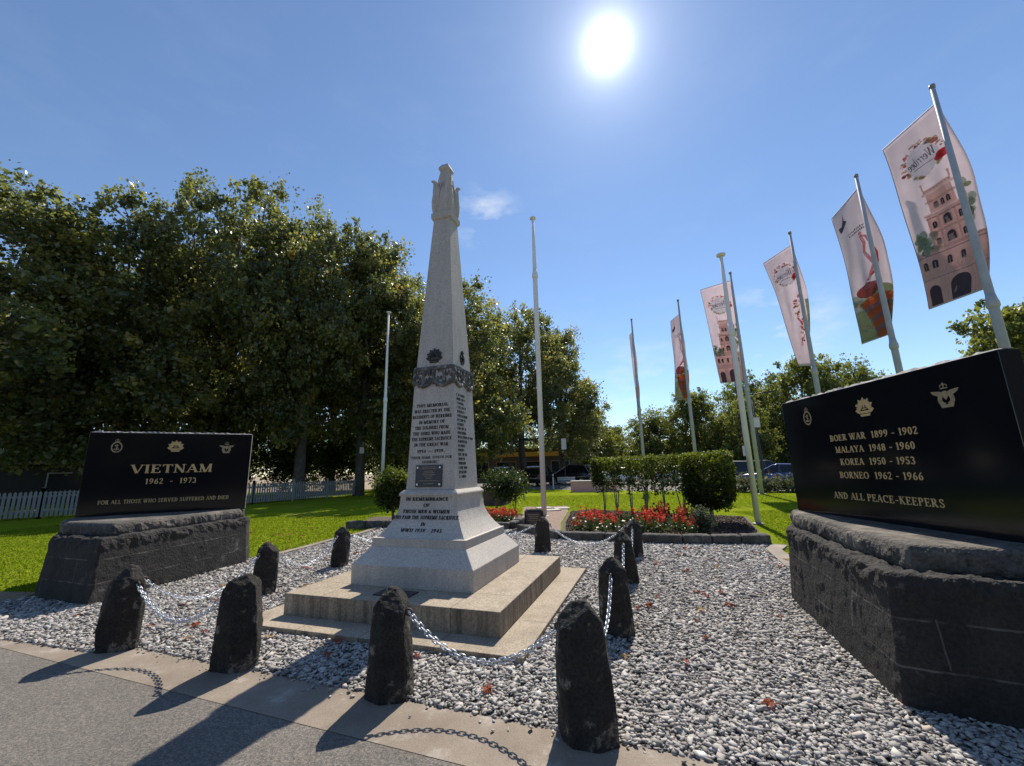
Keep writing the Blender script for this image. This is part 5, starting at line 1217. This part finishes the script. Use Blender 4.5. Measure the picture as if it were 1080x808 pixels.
for sx in (-.6, .6): mb = MB(); mb.box((sx, 0, .22), (.05, .4, .44)); mb.box((sx, .27, .45), (.05, .05, .78)); mb.build('leg', M['post_dark'], t)
def sign(label, x, y, h, w_, hh, rz, r=.035, face='sign_white'):
    t = empty('parking_sign', (x, y, 0), rz); tag(t, label, 'sign', 'parking signs')
    mb = MB(); mb.tube([(0, 0, 0), (0, 0, h)], r, 8); mb.build('post', M['post_dark'], t)
    mb = MB(); mb.box((0, -r - .012, h - hh / 2 - .05), (w_, .016, hh)); mb.build('panel', M[face], t)
sign('dark sign post with a small white panel, before the blue hatchback', 14.5, 26.2, 2.65, .42, .62, -.4)
sign('white panel sign fixed low in the shade by a plane tree trunk', -10.3, 28.4, 3.3, .28, .42, .3, .03, 'cap_pale')
sign('thin sign post by the black four wheel drive', 4.2, 35, 4.0, .4, .9, -.1)
t = empty('street_lamp', (15.4, 26.3, 0), -.4); tag(t, 'tall dark street lamp post between the pole bases and the blue hatchback', 'street lamp')
mb = MB(); mb.lathe([(.11, 0), (.11, .5), (.075, .6), (.05, 5.6)], n=12); mb.build('post', M['post_dark'], t, smooth=True)
mb = MB(); mb.tube([(0, 0, 5.5), (.1, 0, 5.85), (.7, 0, 5.95)], .03, 8); mb.box((.95, 0, 5.93), (.6, .22, .09)); mb.build('lamp_head', M['post_dark'], t)
mb = MB(); mb.box((0, -.09, 4.05), (.42, .016, .62)); mb.build('sign_panel', M['sign_white'], t)

def building(name, label, x, y, rz, L_, D_, H_, wall, roofmat, roof='flat', win=(), fascia=None, cat='building'):
    t = empty(name, (x, y, 0), rz); tag(t, label, cat)
    mb = MB(); mb.box((0, 0, H_ / 2 - .1), (L_, D_, H_ + .2)); mb.build('wall', wall, t)
    mb = MB()
    if roof == 'flat': mb.box((0, -.2, H_ + .14), (L_ + .5, D_ + .8, .24))
    else: mb.rings([[Vector((sx * (L_ / 2 + .5), sy, z)) for sy, z in ((-D_ / 2 - .6, H_ - .05), (0, H_ + roof), (D_ / 2 + .6, H_ - .05), (D_ / 2 + .6, H_ + .08 - .02), (0, H_ + roof + .14), (-D_ / 2 - .6, H_ + .10))] for sx in (1, -1)])
    mb.build('roof', roofmat, t)
    for (wx, wz, ww, wh) in win:
        q = MB(); q.box((wx, -D_ / 2 - .02, wz), (ww + .16, .08, wh + .16)); f_ = q.build('window', M['pale_wall'], t)
        q = MB(); q.box((wx, -D_ / 2 - .05, wz), (ww, .06, wh)); q.build('pane', M['window'], f_)
    if fascia:
        q = MB(); q.box((0, -D_ / 2 - .9, fascia[1]), (L_ - .4, 1.7, fascia[2])); q.build('awning', fascia[0], t)
    return t
building('shop', 'shop with a yellow awning behind the plane trees', .5, 58, .0, 15, 8, 3.9, M['shop_wall'], M['dark_wall'], 'flat', [(-5, 1.5, 2.4, 1.9), (-1.5, 1.5, 2.4, 1.9), (2, 1.5, 2.4, 1.9), (5.4, 1.5, 2.2, 1.9)], (M['yellow'], 3.35, .55), 'shop')
building('house', 'house with a grey green roof behind the picket fence at the left', -36, 31, .75, 15, 9, 2.7, M['dark_wall'], M['green_roof'], 2.2, [(-3, 1.4, 1.4, 1.2), (2.5, 1.4, 1.8, 1.2)], None, 'house')
building('shop', 'low pale shop with a dark fascia beyond the blue hatchback', 36, 56, -.45, 26, 9, 3.4, M['pale_wall'], M['dark_wall'], 'flat', [(-8, 1.6, 3.4, 2.0), (-3.5, 1.6, 3.4, 2.0), (1.2, 1.6, 3.4, 2.0), (6, 1.6, 3.4, 2.0)], (M['dark_wall'], 3.1, .5), 'shop')
building('shop', 'added long dark brick shop out of view, darkening the wall reflections', 2, -34, math.pi, 70, 8, 5.0, M['shop_wall'], M['dark_wall'], 'flat', [(-18, 1.6, 4, 2.2), (-8, 1.6, 4, 2.2), (4, 1.6, 4, 2.2), (16, 1.6, 4, 2.2)], None, 'shop')  # unseen building, added to close the bright gap in the slab reflections
print('done')
